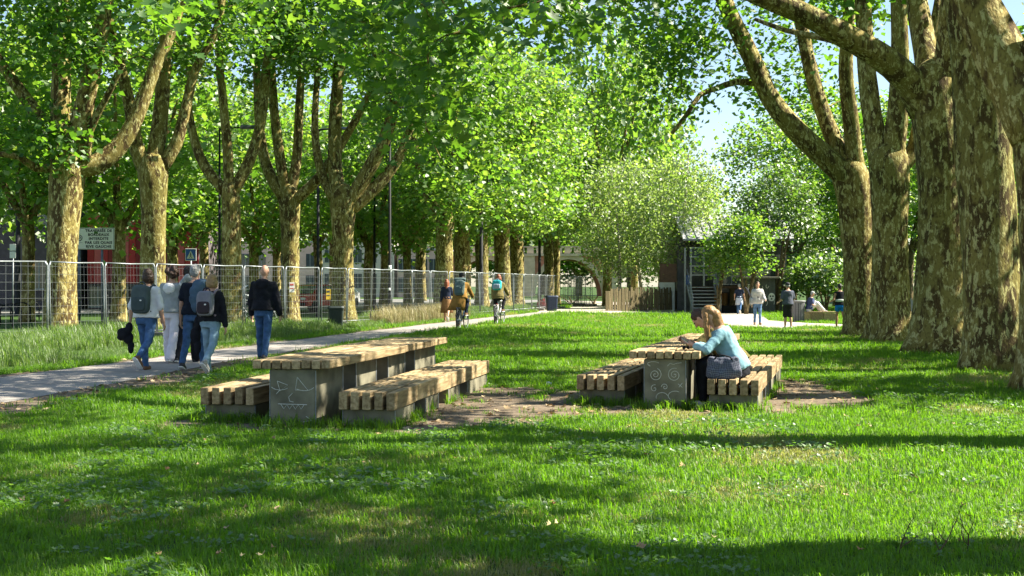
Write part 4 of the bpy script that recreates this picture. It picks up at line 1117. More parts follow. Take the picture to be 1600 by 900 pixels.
# stairs
st = empty('stairs', (0, 0, 0)); st.parent = tb
ns = 8
for k in range(ns):
    zz = zf * (k + 0.6) / ns; y = -3.2 + 2.2 * k / (ns - 1)
    part_box('tread', st, (bX(1091), y, zz), (40 * S, 0.3, 0.06), M_steel, 0.01)
for px in (1070, 1112):
    mb = MB(); mb.rings([[Vector((bX(px) + dx, -3.4, 0.0)), Vector((bX(px) + dx, -0.95, zf - 0.1)), Vector((bX(px) + dx, -0.95, zf + 0.12)), Vector((bX(px) + dx, -3.4, 0.25))] for dx in (-0.03, 0.03)]); mb.build('stringer', M_steel, st)
    mb = MB(); mb.tube([(bX(px), -3.4, 0.0), (bX(px), -3.4, 1.0), (bX(px), -0.95, zf + 1.0)], 0.03, 6)
    mb.tube([(bX(px), -3.4, 0.55), (bX(px), -0.95, zf + 0.55)], 0.02, 6); mb.build('handrail', M_steel, st, True)
# ground floor: timber door boards and planter
for k in range(8): part_box('board', tb, (bX(1117 + 2.6 * k), -0.05, bz(458) / 2), (0.093, 0.04, bz(458)), M_wood_red, 0.005)
part_box('lintel', tb, (bX(1127), -0.02, bz(452)), (24 * S, 0.06, 0.35), plain((0.2, 0.22, 0.24), 0.8))
for k, px in enumerate((1143, 1152)): 
    mb = MB(); mb.tube([(bX(px), -0.6, -0.05), (bX(px), -0.6, 1.2), (bX(px) + 0.05, -0.6, bz(431))], [0.24, 0.2, 0.21], 9); mb.build('log_post', M_wood_old, tb, True)
t = empty('planter', g(1140, 489, 0), 0, 'dark planter box by the timber door', 'planter')
for sx in (-1, 1): part_box('side', t, (sx * 0.42, 0, 0.22), (0.06, 0.6, 0.44), M_black, 0.01)
for sy in (-1, 1): part_box('side', t, (0, sy * 0.3, 0.22), (0.78, 0.05, 0.42), M_black, 0.01)
part_box('soil', t, (0, 0, 0.32), (0.78, 0.54, 0.1), M_dirt)
# graffitied shed
q = g(1187, 490, 0)
t = empty('shed', q, 0, 'dark timber shed covered in white graffiti behind the walking man', 'shed')
Wd = 50 * q.y / FPX; Hd = 55 * q.y / FPX
part_box('wall', t, (0, 0.9, Hd / 2), (Wd, 1.6, Hd), plain((0.075, 0.085, 0.075), 0.85, 0, 0.25, 5))
for k in range(9): part_box('board', t, (-Wd / 2 + (k + 0.5) * Wd / 9, 0.085, Hd / 2), (Wd / 9 - 0.02, 0.03, Hd - 0.05), plain((0.075, 0.085, 0.075), 0.85, 0, 0.25, 5), 0.005)
part_box('roof', t, (0, 0.8, Hd + 0.05), (Wd + 0.3, 2.1, 0.1), plain((0.22, 0.2, 0.17), 0.9), 0.01)
rr_ = random.Random(9); mb = MB()
for k in range(26):
    cx = rr_.uniform(-Wd * 0.45, Wd * 0.35); cz = rr_.uniform(0.5, Hd - 0.3); r = rr_.uniform(0.1, 0.28); a0 = rr_.uniform(0, 6)
    mb.tube([(cx + r * math.cos(a0 + a) * (1 - a * 0.08), 0.066, cz + r * math.sin(a0 + a * 1.2)) for a in np.linspace(0, rr_.uniform(2, 5), 9)], 0.016, 4)
mb.ellipsoid((Wd * 0.38, 0.066, 0.95), (0.20, 0.012, 0.24), n=14)
mb.build('graffiti', M_chalk, t)
mb = MB()
for (x, z) in ((-.07, .05), (.07, .05), (0, -.1)): mb.ellipsoid((Wd * 0.38 + x, 0.050, 0.95 + z), (0.05, 0.008, 0.05), n=8, k=5)
mb.build('graffiti_marks', M_ink, t)

# ---- picket fences: every pale its own part
def picket(p0, p1, h, label, n, seed, mat):
    rr_ = random.Random(seed); t = empty('picket_fence', p0, math.atan2(p1.y - p0.y, p1.x - p0.x), label, 'fence')
    Lf = (p1.xy - p0.xy).length; mes = [bevel_box('pale', (Lf / n * 0.86, 0.025, h * k), 0.008, mat) for k in (0.9, 1.0, 1.06)]
    for i in range(n):
        me = rr_.choice(mes); hh = h * (0.9, 1.0, 1.06)[mes.index(me)]
        o = link('pale', me, None, t); o.location = ((i + 0.5) * Lf / n, rr_.uniform(-.02, .02), hh / 2 - 0.02); o.rotation_euler = (rr_.uniform(-.03, .03), rr_.uniform(-.045, .045), 0)
    for z in (h * 0.25, h * 0.75): o = link('rail', bevel_box('rail', (Lf, 0.05, 0.07), 0.006, mat), None, t); o.location = (Lf / 2, 0.055, z)
picket(g(946, 486), g(1064, 487.5), 1.28, 'weathered chestnut picket fence below the birches', 52, 1, M_wood_old)
picket(g(1408, 492), g(1462, 492), 0.95, 'pale picket fence in the gap between the right-hand trunks', 22, 2, wood_mat('silver_picket', (0.30, 0.29, 0.26), (0.45, 0.44, 0.40), (0.6, 0.58, 0.54)))

# ---- dark building and red building at the left
def facade(name, label, X0, X1, Y, h, m_wall, strips, m_strip, win_rows, m_win, depth=9, base=None):
    t = empty(name, ((X0 + X1) / 2, Y, 0), 0, label, 'building'); W = X1 - X0
    part_box('wall', t, (0, depth / 2, h / 2), (W, depth, h), m_wall)
    for k in range(strips):
        part_box('cladding_panel', t, (-W / 2 + (k + 0.5) * W / strips, -0.04, h * 0.5 + (0.0 if base is None else base / 2)), (W / strips * 0.94, 0.08, h - (0 if base is None else base) - 0.1), m_strip[k % len(m_strip)], 0.01)
    for (z, hh, n, ww) in win_rows:
        for k in range(n):
            w_ = part_box('window', t, (-W / 2 + (k + 0.5) * W / n, -0.11, z), (ww, 0.06, hh), m_win)
            part_box('frame', w_, (0, -0.04, -hh / 2), (ww + 0.1, 0.08, 0.08), M_steel); part_box('frame', w_, (0, -0.04, 0), (0.06, 0.04, hh), M_steel)
    part_box('roof', t, (0, depth / 2, h + 0.1), (W + 0.4, depth + 0.4, 0.2), M_roof)
    return t
Mp1 = plain((0.085, 0.075, 0.095), 0.85, 0, 0.2, 3); Mp2 = plain((0.115, 0.10, 0.12), 0.85, 0, 0.2, 3)
facade('dark_building', 'dark grey-violet building behind the fence at the left edge', -42, -25.6, 75, 9.5, Mp1, 14, [Mp1, Mp2], [(5.6, 1.5, 5, 1.2), (2.0, 1.6, 4, 1.4)], M_glass)
Mr1 = plain((0.42, 0.035, 0.045), 0.6, 0, 0.15, 2); Mr2 = plain((0.55, 0.12, 0.14), 0.6, 0, 0.15, 2); Mr3 = plain((0.22, 0.02, 0.03), 0.6, 0, 0.15, 2)
facade('red_building', 'red clad building behind the road sign', -25.2, -18.6, 76, 5.8, plain((0.12, 0.1, 0.11), 0.8), 16, [Mr1, Mr2, Mr1, Mr3], [(0.75, 1.2, 5, 1.0)], M_glass, base=1.5)
Mw1 = plain((0.55, 0.50, 0.45), 0.85, 0, 0.1, 2); Mw2 = plain((0.60, 0.42, 0.38), 0.85, 0, 0.1, 2)
for i, (X0, X1, h, mm, lb) in enumerate(((-44, -33, 8, Mw1, 'far pale house behind the fence left of the bald man'), (-32.6, -23, 6.5, Mw2, 'far rose-coloured house above the red car'), (-22.6, -14, 7.2, Mw1, 'far pale house behind the wide-forked plane'), (-13.6, -7.5, 5.6, Mw2, 'far low rose house behind the skirted woman'))):
    facade('street_house', lb, X0, X1, 152, h, mm, 1, [mm], [(h * 0.68, 1.5, 5, 0.95), (h * 0.27, 1.7, 5, 1.0)], M_glass)
# ---- brick bridge with arches
M_brick = plain((0.46, 0.20, 0.15), 0.9, 0, 0.25, 1.2, 0.3); M_stone = plain((0.52, 0.44, 0.34), 0.9, 0, 0.15, 1.5)
Yb = 165.0; sb = Yb / FPX
bd = empty('brick_bridge', ((888 - 800) * sb, Yb, 0), 0, 'rose brick bridge with a pale stone-edged arch', 'bridge')
zt = EYE + (446 - 400) * sb; ra = 52 * sb; rz = (446 - 405) * sb + EYE
for side, xs_ in enumerate((0, -2, -1, 1)):
    cx = xs_ * (2 * ra + 2.2)
    n = 18; top = []; bot = []
    for k in range(n + 1):
        a = math.pi * (1 - k / n); bot.append((cx + ra * math.cos(a), rz * math.sin(a)))
    mb = MB()
    for k in range(n):
        (x0, z0), (x1, z1) = bot[k], bot[k + 1]
        mb.rings([[Vector((x0, y, z0)), Vector((x1, y, z1)), Vector((x1, y, zt)), Vector((x0, y, zt))] for y in (0, 9)])
    mb.build('arch_span', M_brick, bd)
    mb = MB()
    for k in range(n):
        (x0, z0), (x1, z1) = bot[k], bot[k + 1]
        f = 1.14
        mb.rings([[Vector((x0, y, z0 - 0.01)), Vector((x1, y, z1 - 0.01)), Vector((cx + (x1 - cx) * f, y, z1 * f)), Vector((cx + (x0 - cx) * f, y, z0 * f))] for y in (-0.12, -0.005)])
    mb.build('arch_ring', M_stone, bd)
    part_box('pier', bd, (cx + ra + 1.1, 4.4, zt / 2), (2.2 - 0.02, 9.3, zt - 0.01), M_stone)
part_box('cornice', bd, (-ra, 4.5, zt + 0.15), (9 * ra + 10, 9.8, 0.3), M_stone)
for k in range(40): part_box('parapet_block', bd, (-ra - 4.5 * ra - 5 + (k + 0.5) * (9 * ra + 10) / 40, 0.1, zt + 0.72), ((9 * ra + 10) / 40 - 0.35, 0.35, 0.8), M_stone)
part_box('parapet_rail', bd, (-ra, 0.1, zt + 1.2), (9 * ra + 10, 0.45, 0.14), M_stone)

# ================================================================== VEHICLES
def wheel(parent, c, r, w):
    t = empty('wheel', c); t.parent = parent
    mb = MB(); mb.lathe([(r * 0.62, -w / 2), (r * 0.95, -w / 2), (r, -w * 0.3), (r, w * 0.3), (r * 0.95, w / 2), (r * 0.62, w / 2)], 20); o = mb.build('tyre', M_black, t, True); o.rotation_euler = (R(90), 0, 0)
    mb = MB(); mb.lathe([(r * 0.12, -w * 0.46), (r * 0.62, -w * 0.5), (r * 0.62, w * 0.5), (r * 0.12, w * 0.46)], 16); o = mb.build('rim', M_galv, t, True); o.rotation_euler = (R(90), 0, 0)
def car(x, y, rz, col, label, s=1.0):
    t = empty('parked_car', (x, y, 0.006), rz, label, 'car', 'cars parked beyond the fence'); t.scale = (s, s, s)
    m = plain(col, 0.25, 0.1, 0.05, 4, 0, 0.6)
    prof = [(-2.05, .35), (-2.1, .6), (-2.0, .85), (-1.2, .95), (1.35, .98), (1.95, .92), (2.05, .6), (2.0, .35)]
    mb = MB(); mb.rings([[Vector((px * sx, yy, pz)) for (px, pz) in prof] for (yy, sx) in ((-.84, .97), (-.74, 1), (.74, 1), (.84, .97))]); mb.build('body', m, t)
    cab = [(-1.25, .94), (-.55, 1.42), (.2, 1.47), (1.1, 1.42), (1.75, .97)]
    mb = MB(); mb.rings([[Vector((px * k, yy * (1 if pz < 1 else .84), pz - 0.005)) for (px, pz) in cab] for (yy, k) in ((-.78, 1), (.78, 1))]); cb = mb.build('cabin', m, t)
    gls = M_glass
    for sy in (-1, 1):
        for (a, b_, c_, d_) in (((-.95, .99), (-.5, 1.36), (.18, 1.41), (.18, .99)), ((.26, .99), (.26, 1.41), (1.02, 1.36), (1.45, .99))):
            mb = MB(); mb.rings([[Vector((p[0], sy * ((.79 if p[1] < 1 else .67) + e), p[1])) for p in (a, b_, c_, d_)] for e in (0.0, 0.012)]); mb.build('side_window', gls, cb)
        wheel(t, (-1.3, sy * .76, .32), .32, .2); wheel(t, (1.3, sy * .76, .32), .32, .2)
        part_box('headlight', t, (-2.07, sy * .6, .72), (.08, .28, .14), M_white, 0.02); part_box('tail_light', t, (2.03, sy * .62, .78), (.08, .22, .2), plain((.5, .02, .02), .3), 0.02)
    for (xa, za, xb, zb) in ((-1.20, .99, -.60, 1.39), (1.18, 1.38, 1.68, 1.01)):
        s_ = -1 if xa < 0 else 1
        mb = MB(); mb.rings([[Vector((xa + e * s_, -.68, za)), Vector((xa + e * s_, .68, za)), Vector((xb + e * s_, .62, zb)), Vector((xb + e * s_, -.62, zb))] for e in (0.01, 0.03)]); mb.build('windscreen', gls, cb)
    part_box('bumper', t, (-2.07, 0, .45), (.12, 1.5, .16), M_black, 0.03); part_box('number_plate', t, (2.09, 0, .6), (.03, .5, .12), M_white)
car((488 - 800) / FPX * 68, 68, R(70), (0.42, 0.02, 0.025), 'red parked car behind the fence left of the wide-forked plane')
car((520 - 800) / FPX * 82, 84, R(75), (0.55, 0.56, 0.58), 'pale parked car beyond the red one')
car((400 - 800) / FPX * 84, 84, R(20), (0.06, 0.07, 0.09), 'dark parked car beyond the fence left of the bald man')
def bicycle(loc, rz, label, frame_col, seed=0, lean=0.0, rear_bag=False, group=None):
    """wheels in the local YZ plane, front towards +Y; root under the bottom bracket"""
    t = empty('bicycle', loc, rz, label, 'bicycle', group); t.rotation_euler = (0, lean, rz)
    m = plain(frame_col, 0.35, 0.2, 0.05); r = 0.335
    for y in (-0.5, 0.56):
        w = empty('wheel', (0, y, r + 0.012)); w.parent = t
        mb = MB(); mb.tube([(0, r * math.cos(a), r * math.sin(a)) for a in np.linspace(0, 6.2832, 33)[:-1]], 0.019, 6, closed=True); mb.build('tyre', M_black, w, True)
        mb = MB(); mb.tube([(0, (r - .03) * math.cos(a), (r - .03) * math.sin(a)) for a in np.linspace(0, 6.2832, 33)[:-1]], 0.011, 5, closed=True); mb.build('rim', M_galv, w, True)
        mb = MB()
        for k in range(12): a = k * 6.2832 / 12; mb.tube([(0.02 * (-1) ** k, 0, 0), (0, (r - .03) * math.cos(a), (r - .03) * math.sin(a))], 0.0022, 3)
        mb.capsule((-.05, 0, 0), (.05, 0, 0), .02, .02, 8); mb.build('spokes', M_galv, w)
        mb = MB(); mb.tube([(0, (r + .035) * math.cos(a), (r + .035) * math.sin(a)) for a in np.linspace(0.35 if y < 0 else 0.7, 2.9 if y < 0 else 2.5, 14)], 0.02, 6); mb.build('mudguard', M_black, w, True)
    bb = Vector((0, -0.06, 0.30)); ra_ = Vector((0, -0.5, r)); fa = Vector((0, 0.56, r)); st_ = Vector((0, -0.20, 0.86)); hd = Vector((0, 0.40, 0.88)); hd2 = Vector((0, 0.435, 0.72))
    mb = MB()
    for a, b_, rr_ in ((bb, st_, .017), (st_ - Vector((0, 0, .08)), hd, .016), (bb, hd2, .02), (hd, hd2, .02)): mb.tube([a, b_], rr_, 8)
    for sx in (-1, 1):
        mb.tube([bb + Vector((sx * .03, 0, 0)), ra_ + Vector((sx * .06, 0, 0))], .010, 6); mb.tube([st_ + Vector((sx * .02, 0, -.08)), ra_ + Vector((sx * .06, 0, 0))], .009, 6)
        mb.tube([hd2 + Vector((sx * .03, 0, 0)), fa + Vector((sx * .05, 0, 0))], [.014, .010], 6)
    mb.build('frame', m, t, True)
    mb = MB(); mb.tube([hd, hd + Vector((0, -.02, .16))], .014, 8); mb.tube([Vector((-.30, .26, 1.02)), Vector((-.26, .34, 1.05)), Vector((-.1, .39, 1.04)), Vector((.1, .39, 1.04)), Vector((.26, .34, 1.05)), Vector((.30, .26, 1.02))], .013, 8); mb.build('handlebar', M_galv, t, True)
    mb = MB(); mb.tube([st_, st_ + Vector((0, -.02, .08))], .013, 8); mb.ellipsoid(st_ + Vector((0, -.07, .11)), (.085, .11, .035)); mb.capsule(st_ + Vector((0, 0, .11)), st_ + Vector((0, .12, .11)), .035, .02, 8); mb.build('saddle', M_black, t, True)
    mb = MB(); mb.tube([bb + Vector((-.06, 0, 0)), bb + Vector((.06, 0, 0))], .014, 6)
    for sx in (-1, 1): mb.tube([bb + Vector((sx * .06, 0, 0)), bb + Vector((sx * .07, 0.02 * sx, sx * .165))], .010, 6); mb.box(bb + Vector((sx * .12, 0.02 * sx, sx * .165)), (.09, .07, .02))
    mb.build('crankset', M_black, t, True)
    part_box('rear_light', t, (0, -.36, .74), (.05, .03, .06), plain((.6, .02, .02), .3), 0.008)
    mb = MB(); mb.tube([(-.05, -.62, .72), (-.05, -.28, .72)], .008, 5); mb.tube([(.05, -.62, .72), (.05, -.28, .72)], .008, 5); mb.tube([(-.06, -.5, r), (-.05, -.52, .72)], .006, 5); mb.tube([(.06, -.5, r), (.05, -.52, .72)], .006, 5)
    for y in (-.6, -.48, -.36): mb.tube([(-.05, y, .72), (.05, y, .72)], .006, 5)
    mb.build('luggage_rack', m, t, True)
    return t
for i, px in enumerate((384, 394, 405, 428)):
    x = (px - 800) / FPX * 52; bicycle((x, 52 + 0.4 * i, 0), R(55 + 8 * i), ['silver','black','pale grey','dark blue'][i] + ' bicycle parked beyond the fence beside the bald man', [(.5, .5, .52), (.05, .06, .08), (.4, .42, .45), (.1, .12, .2)][i], lean=0.09, group='bicycles parked beyond the fence')
# ================================================================== PEOPLE
def ik(p, q, a, b, pole):
    p, q = Vector(p), Vector(q); d = q - p; L_ = min(d.length, (a + b) * 0.999); dn = d.normalized()
    x = (a * a - b * b + L_ * L_) / (2 * L_); h = math.sqrt(max(0, a * a - x * x))
    pv = Vector(pole) - dn * Vector(pole).dot(dn)
    if pv.length < 1e-4: pv = Vector((0, 1, 0))
    return p + dn * x + pv.normalized() * h, p + dn * L_
def finish(o, voxel, smooth=5, disp=0.0, dscale=0.12):
    r = o.modifiers.new('remesh', 'REMESH'); r.mode = 'VOXEL'; r.voxel_size = voxel; r.use_smooth_shade = True
    s = o.modifiers.new('smooth', 'SMOOTH'); s.factor = 0.5; s.iterations = smooth
    if disp:
        key = 'folds%.3f' % dscale
        tx = bpy.data.textures.get(key) or bpy.data.textures.new(key, 'CLOUDS'); tx.noise_scale = dscale; tx.noise_depth = 2
        m = o.modifiers.new('folds', 'DISPLACE'); m.texture = tx; m.strength = disp; m.mid_level = 0.5; m.texture_coords = 'LOCAL'
    return o
def person(loc, yaw, H, label, pose=None, top=None, sleeve=0.5, bottom=None, leg=1.0, shoes=None, hair=None, hair_mat=None, skin=None, build=1.0, hips=1.0, group=None, fine=True, extras=None, loose=0.0, tuck=0.0, wide=0.0, headturn=0.0, nod=0.0):
    """pose: lean, thigh=(l,r), knee=(l,r), arm=(l,r) forward degrees, elbow=(l,r), abd, or hand_l / hand_r / foot_l / foot_r / pelvis as local points (metres, +Y ahead)"""
    pose = pose or {}; k = H / 1.75; sk = skin or M_skin
    vox = 0.0125 if fine else 0.02
    root = empty('person', loc, yaw, label, 'person', group)
    lean = R(pose.get('lean', 2)); roll = R(pose.get('roll', 0))
    UP = Vector((math.sin(roll), math.sin(lean), math.cos(lean))).normalized()
    SD = Vector((1, 0, 0)); SD = (SD - UP * SD.dot(UP)).normalized(); FW = UP.cross(SD).normalized()
    UL, LL, UA, LA = 0.43 * k, 0.43 * k, 0.295 * k, 0.265 * k
    th = pose.get('thigh', (0, 0)); kn = pose.get('knee', (3, 3)); J = {}
    def leg_fk(hip, t_, b_):
        a = R(t_); kk = hip + Vector((0, math.sin(a), -math.cos(a))) * UL; a2 = a - R(b_)
        return kk, kk + Vector((0, math.sin(a2), -math.cos(a2))) * LL, a2
    if 'pelvis' in pose: pel = Vector(pose['pelvis'])
    else:
        lo = 0
        for i, sx in enumerate((-1, 1)):
            _, an, _a = leg_fk(Vector((sx * 0.09 * k, 0, 0)), th[i], kn[i]); lo = min(lo, an.z)
        pel = Vector((0, 0, -lo + 0.085 * k))
    legs = []
    for i, sx in enumerate((-1, 1)):
        hip = pel + Vector((sx * 0.09 * k * hips, 0, 0))
        f = pose.get(('foot_l', 'foot_r')[i])
        if f is not None:
            kp, an = ik(hip, f, UL, LL, pose.get('kneepole', (sx * 0.15, 1, 0.2))); a2 = 0.0
        else: kp, an, a2 = leg_fk(hip, th[i], kn[i])
        toe_dir = Vector((sx * 0.12, math.cos(min(0, a2) * 0.9), math.sin(min(0, a2) * 0.9))).normalized()
        legs.append((hip, kp, an, toe_dir))
    def sp(h): return pel + UP * h * k
    neck = sp(0.545); headc = sp(0.70) + FW * 0.025 * k + Vector((0, math.sin(R(nod)) * 0.07 * k, -abs(math.sin(R(nod))) * 0.02 * k))
    arms = []
    ar = pose.get('arm', (0, 0)); el = pose.get('elbow', (12, 12)); ab = pose.get('abd', (9, 9))
    for i, sx in enumerate((-1, 1)):
        sh = sp(0.452) + SD * sx * 0.172 * k * build
        hgt = pose.get(('hand_l', 'hand_r')[i])
        if hgt is not None: ep, wr = ik(sh, hgt, UA, LA, pose.get(('pole_l', 'pole_r')[i], (sx * 0.6, -0.3, -1)))
        else:
            a = R(ar[i]); d1 = Vector((sx * math.sin(R(ab[i])), math.sin(a), -math.cos(a))).normalized(); ep = sh + d1 * UA
            a2 = a + R(el[i]); d2 = Vector((sx * math.sin(R(ab[i])) * 0.4, math.sin(a2), -math.cos(a2))).normalized(); wr = ep + d2 * LA
        arms.append((sh, ep, wr))
    b = build
    def torso(mb, inf=0.0, lo=0.0, hi=1.0, flare=0.0, neckr=0.062):
        prof = [(-0.10, .125 * hips, .095), (-0.02, .168 * hips, .118), (0.07, .163 * hips, .115), (0.17, .145 * b, .105), (0.30, .160 * b, .115), (0.40, .178 * b, .118), (0.47, .170 * b, .098), (0.515, .115, .078), (0.55, neckr, .062)]
        rings = []
        for (h, rx, ry) in prof:
            if h < lo - 1e-6 or h > hi: continue
            fl = flare * max(0, 0.2 - h)
            c = sp(h) + FW * (0.015 * k if 0.25 < h < 0.45 else 0)
            rings.append([c + SD * math.cos(a) * (rx * k + inf + fl) + FW * math.sin(a) * (ry * k + inf + fl) for a in np.linspace(0, 2 * math.pi, 19)[:-1]])
        if len(rings) > 1: mb.rings(rings)
    # ---- body (one continuous skin surface)
    mb = MB(); torso(mb)
    mb.capsule(sp(0.50), headc - UP * 0.06 * k, .058 * k, .052 * k)
    hm = Matrix.Rotation(R(headturn), 3, 'Z') @ Matrix((SD, FW, UP)).transposed() @ Matrix.Rotation(-R(nod), 3, 'X')
    mb.ellipsoid(headc, (.076 * k, .095 * k, .112 * k), hm, 14, 10)
    mb.ellipsoid(headc + hm @ Vector((0, .022, -.065)) * k, (.055 * k, .062 * k, .055 * k), hm)
    mb.capsule(headc + hm @ Vector((0, .09, .01)) * k, headc + hm @ Vector((0, .108, -.025)) * k, .010 * k, .016 * k, 6)
    for sx in (-1, 1): mb.ellipsoid(headc + hm @ Vector((sx * .078, -.005, -.005)) * k, (.012 * k, .022 * k, .034 * k), hm, 8, 6)
    for (hip, kp, an, td) in legs:
        cs = 0.72 if (bottom and leg >= 1) else 1.0
        mb.capsule(hip, kp, .082 * k * cs, .056 * k * cs); cf = kp.lerp(an, 0.3) - Vector((0, .012 * k, 0)); mb.capsule(kp, cf, .053 * k * cs, .056 * k * cs); mb.capsule(cf, an, .056 * k * cs, .036 * k)
        mb.capsule(an - Vector((0, 0, .03 * k)), an + td * .13 * k - Vector((0, 0, .045 * k)), .036 * k, .03 * k)
    for i, (sh, ep, wr) in enumerate(arms):
        sx = (-1, 1)[i]
        mb.capsule(sh, ep, .050 * k, .038 * k); mb.capsule(ep, wr, .040 * k, .027 * k)
        fd = (wr - ep).normalized(); inn = (Vector((-sx, 0, 0)) - fd * Vector((-sx, 0, 0)).dot(fd)).normalized(); fwv = fd.cross(inn).normalized()
        if fwv.y < 0: fwv = -fwv
        pc = wr + fd * .05 * k; mb.capsule(wr + fd * .015 * k, pc + fd * .03 * k, .026 * k, .032 * k, 8, 0.7)
        for q in range(4):
            b0 = pc + fd * .035 * k + fwv * (q - 1.5) * .019 * k; ln = (.062, .074, .078, .066)[q] * k
            m1 = b0 + fd * ln * 0.5 + inn * .008 * k; m2 = m1 + (fd * 0.75 + inn * 0.65).normalized() * ln * 0.5
            mb.capsule(b0, m1, .0092 * k, .0088 * k, 6); mb.capsule(m1, m2, .0088 * k, .0075 * k, 6)
        tb_ = wr + fd * .03 * k + fwv * .022 * k; t1 = tb_ + (fd * 0.7 + fwv * 0.6 + inn * .3).normalized() * .04 * k; mb.capsule(tb_, t1, .012 * k, .010 * k, 6); mb.capsule(t1, t1 + (fd + inn * .4).normalized() * .03 * k, .010 * k, .008 * k, 6)
    finish(mb.build('body', sk, root, True), 0.0095 if fine else 0.016, 3)
    for sx in (-1, 1):
        mb = MB(); mb.ellipsoid(headc + hm @ Vector((sx * .031, .084, .012)) * k, (.013 * k, .011 * k, .008 * k), hm, 8, 6); mb.build('eye', M_ink, root, True)
    mb = MB(); mb.ellipsoid(headc + hm @ Vector((0, .083, -.068)) * k, (.024 * k, .010 * k, .006 * k), hm, 8, 6); mb.build('mouth', plain((.38, .13, .11), .5), root, True)
    # ---- top
    if top:
        mb = MB(); torso(mb, 0.016 + loose, -0.02 - tuck if not tuck else -0.02, 0.53, 0.10 + loose)
        if tuck:      # long hem over the hips
            rings = []
            for (h, e) in ((0.06, 0.014), (-0.03, 0.02), (-tuck, 0.028)):
                rings.append([sp(h) + SD * math.cos(a) * (.168 * hips * k + e + loose) + FW * math.sin(a) * (.120 * k + e + loose) for a in np.linspace(0, 2 * math.pi, 19)[:-1]])
            mb.rings(rings)
        for (sh, ep, wr) in arms:
            mb.capsule(sh, sh.lerp(ep, min(1, sleeve * 2) if sleeve < 0.5 else 1.0), .060 * k + loose * .4, (.050 if sleeve >= .5 else .060) * k + loose * .8)
            if sleeve > 0.5: mb.capsule(ep, ep.lerp(wr, min(0.97, (sleeve - 0.5) * 2)), .050 * k + loose * .8, .040 * k + loose * .7)
        finish(mb.build('top', top, root, True), vox, 4, 0.03 if fine else 0.02, 0.10)
    # ---- trousers, shorts or skirt
    if bottom:
        mb = MB(); rings = []
        for (h, rx, ry) in ((0.10, .150 * b, .112), (0.03, .170 * hips, .125), (-0.05, .172 * hips, .128), (-0.13, .155 * hips, .115)):
            rings.append([pel + UP * h * k + SD * math.cos(a) * (rx * k + .006) + FW * math.sin(a) * (ry * k + .006) for a in np.linspace(0, 2 * math.pi, 19)[:-1]])
        mb.rings(rings)
        for (hip, kp, an, td) in legs:
            if leg >= 1:
                mb.capsule(hip, kp, .096 * k, .070 * k + wide); mb.capsule(kp, an + Vector((0, 0, .0)), .069 * k + wide, .052 * k + wide * 1.5)
            else:
                e = hip.lerp(kp, min(1, leg * 2)); mb.capsule(hip, e, .098 * k + wide * .5, .085 * k + wide)
        finish(mb.build('bottoms', bottom, root, True), vox, 4, 0.028 if fine else 0.02, 0.09)
    # ---- shoes
    if shoes:
        for (hip, kp, an, td) in legs:
            upv = Vector((0, 0, 1)); upv = (upv - td * upv.dot(td)).normalized(); sdv = td.cross(upv)
            fm = Matrix((sdv, td, upv)).transposed(); fc = an + td * .055 * k - upv * .045 * k
            mb = MB(); mb.ellipsoid(fc, (.048 * k, .135 * k, .046 * k), fm, 14, 8, 0.75); mb.capsule(an + upv * .01, an - upv * .03 * k, .046 * k, .05 * k); sh_ = mb.build('shoe', shoes, root, True)
            finish(sh_, 0.010 if fine else 0.016, 3)
            mb = MB(); mb.ellipsoid(fc - upv * .040 * k, (.051 * k, .140 * k, .014 * k), fm, 14, 6, 0.6); mb.build('sole', M_white, sh_, True)
    # ---- hair
    if hair and hair != 'bald':
        hmat = hair_mat or M_hair; mb = MB()
        def hp(x, y, z): return headc + hm @ Vector((x, y, z)) * k
        if hair == 'cap':
            mb.ellipsoid(hp(0, -.005, .05), (.085 * k, .104 * k, .075 * k), hm); mb.ellipsoid(hp(0, .10, .035), (.07 * k, .075 * k, .012 * k), hm); mb.build('cap', hmat, root, True)
            mb = MB(); mb.ellipsoid(hp(0, -.03, -.01), (.080 * k, .078 * k, .06 * k), hm); finish(mb.build('hair', M_hair_grey, root, True), 0.012, 2)
        else:
            mb.ellipsoid(hp(0, -.018, .030), (.087 * k, .098 * k, .100 * k), hm); mb.ellipsoid(hp(0, -.045, -.01), (.080 * k, .070 * k, .085 * k), hm)
            if hair == 'bob': 
                mb.ellipsoid(hp(0, -.04, -.045), (.098 * k, .080 * k, .10 * k), hm); mb.ellipsoid(hp(-.07, .0, -.05), (.035 * k, .06 * k, .09 * k), hm); mb.ellipsoid(hp(.07, .0, -.05), (.035 * k, .06 * k, .09 * k), hm)
            if hair == 'curly':
                rr_ = random.Random(4)
                for _ in range(26):
                    v = Vector((rr_.gauss(0, 1), rr_.gauss(-.5, .8), rr_.gauss(.25, .9))).normalized(); mb.ellipsoid(hp(v.x * .105, v.y * .11 - .02, v.z * .105 + .015), (.042 * k,) * 3, None, 8, 6)
            if hair == 'long':
                mb.capsule(hp(0, -.06, -.02), hp(0, -.09, -.27) , .085 * k, .06 * k, 10)
                for sx in (-1, 1): mb.capsule(hp(sx * .075, .0, .0), hp(sx * .085, -.02, -.24), .036 * k, .03 * k, 8)
            if hair == 'side':          # long hair falling forward over the cheek
                q0 = hp(0, -.05, -.03); mb.capsule(q0, q0 + Vector((0, -.05, -.13)) * k, .082 * k, .07 * k, 10); mb.capsule(q0 + Vector((0, -.05, -.13)) * k, q0 + Vector((0, -.085, -.27)) * k, .07 * k, .035 * k, 10)
                for sx in (-1, 1):
                    q0 = hp(sx * .070, .025, .04); q1 = q0 + Vector((sx * .018, -.005, -.15)) * k; q2 = q1 + Vector((0, -.02, -.20)) * k
                    mb.capsule(q0, q1, .036 * k, .036 * k, 8); mb.capsule(q1, q2, .036 * k, .016 * k, 8)
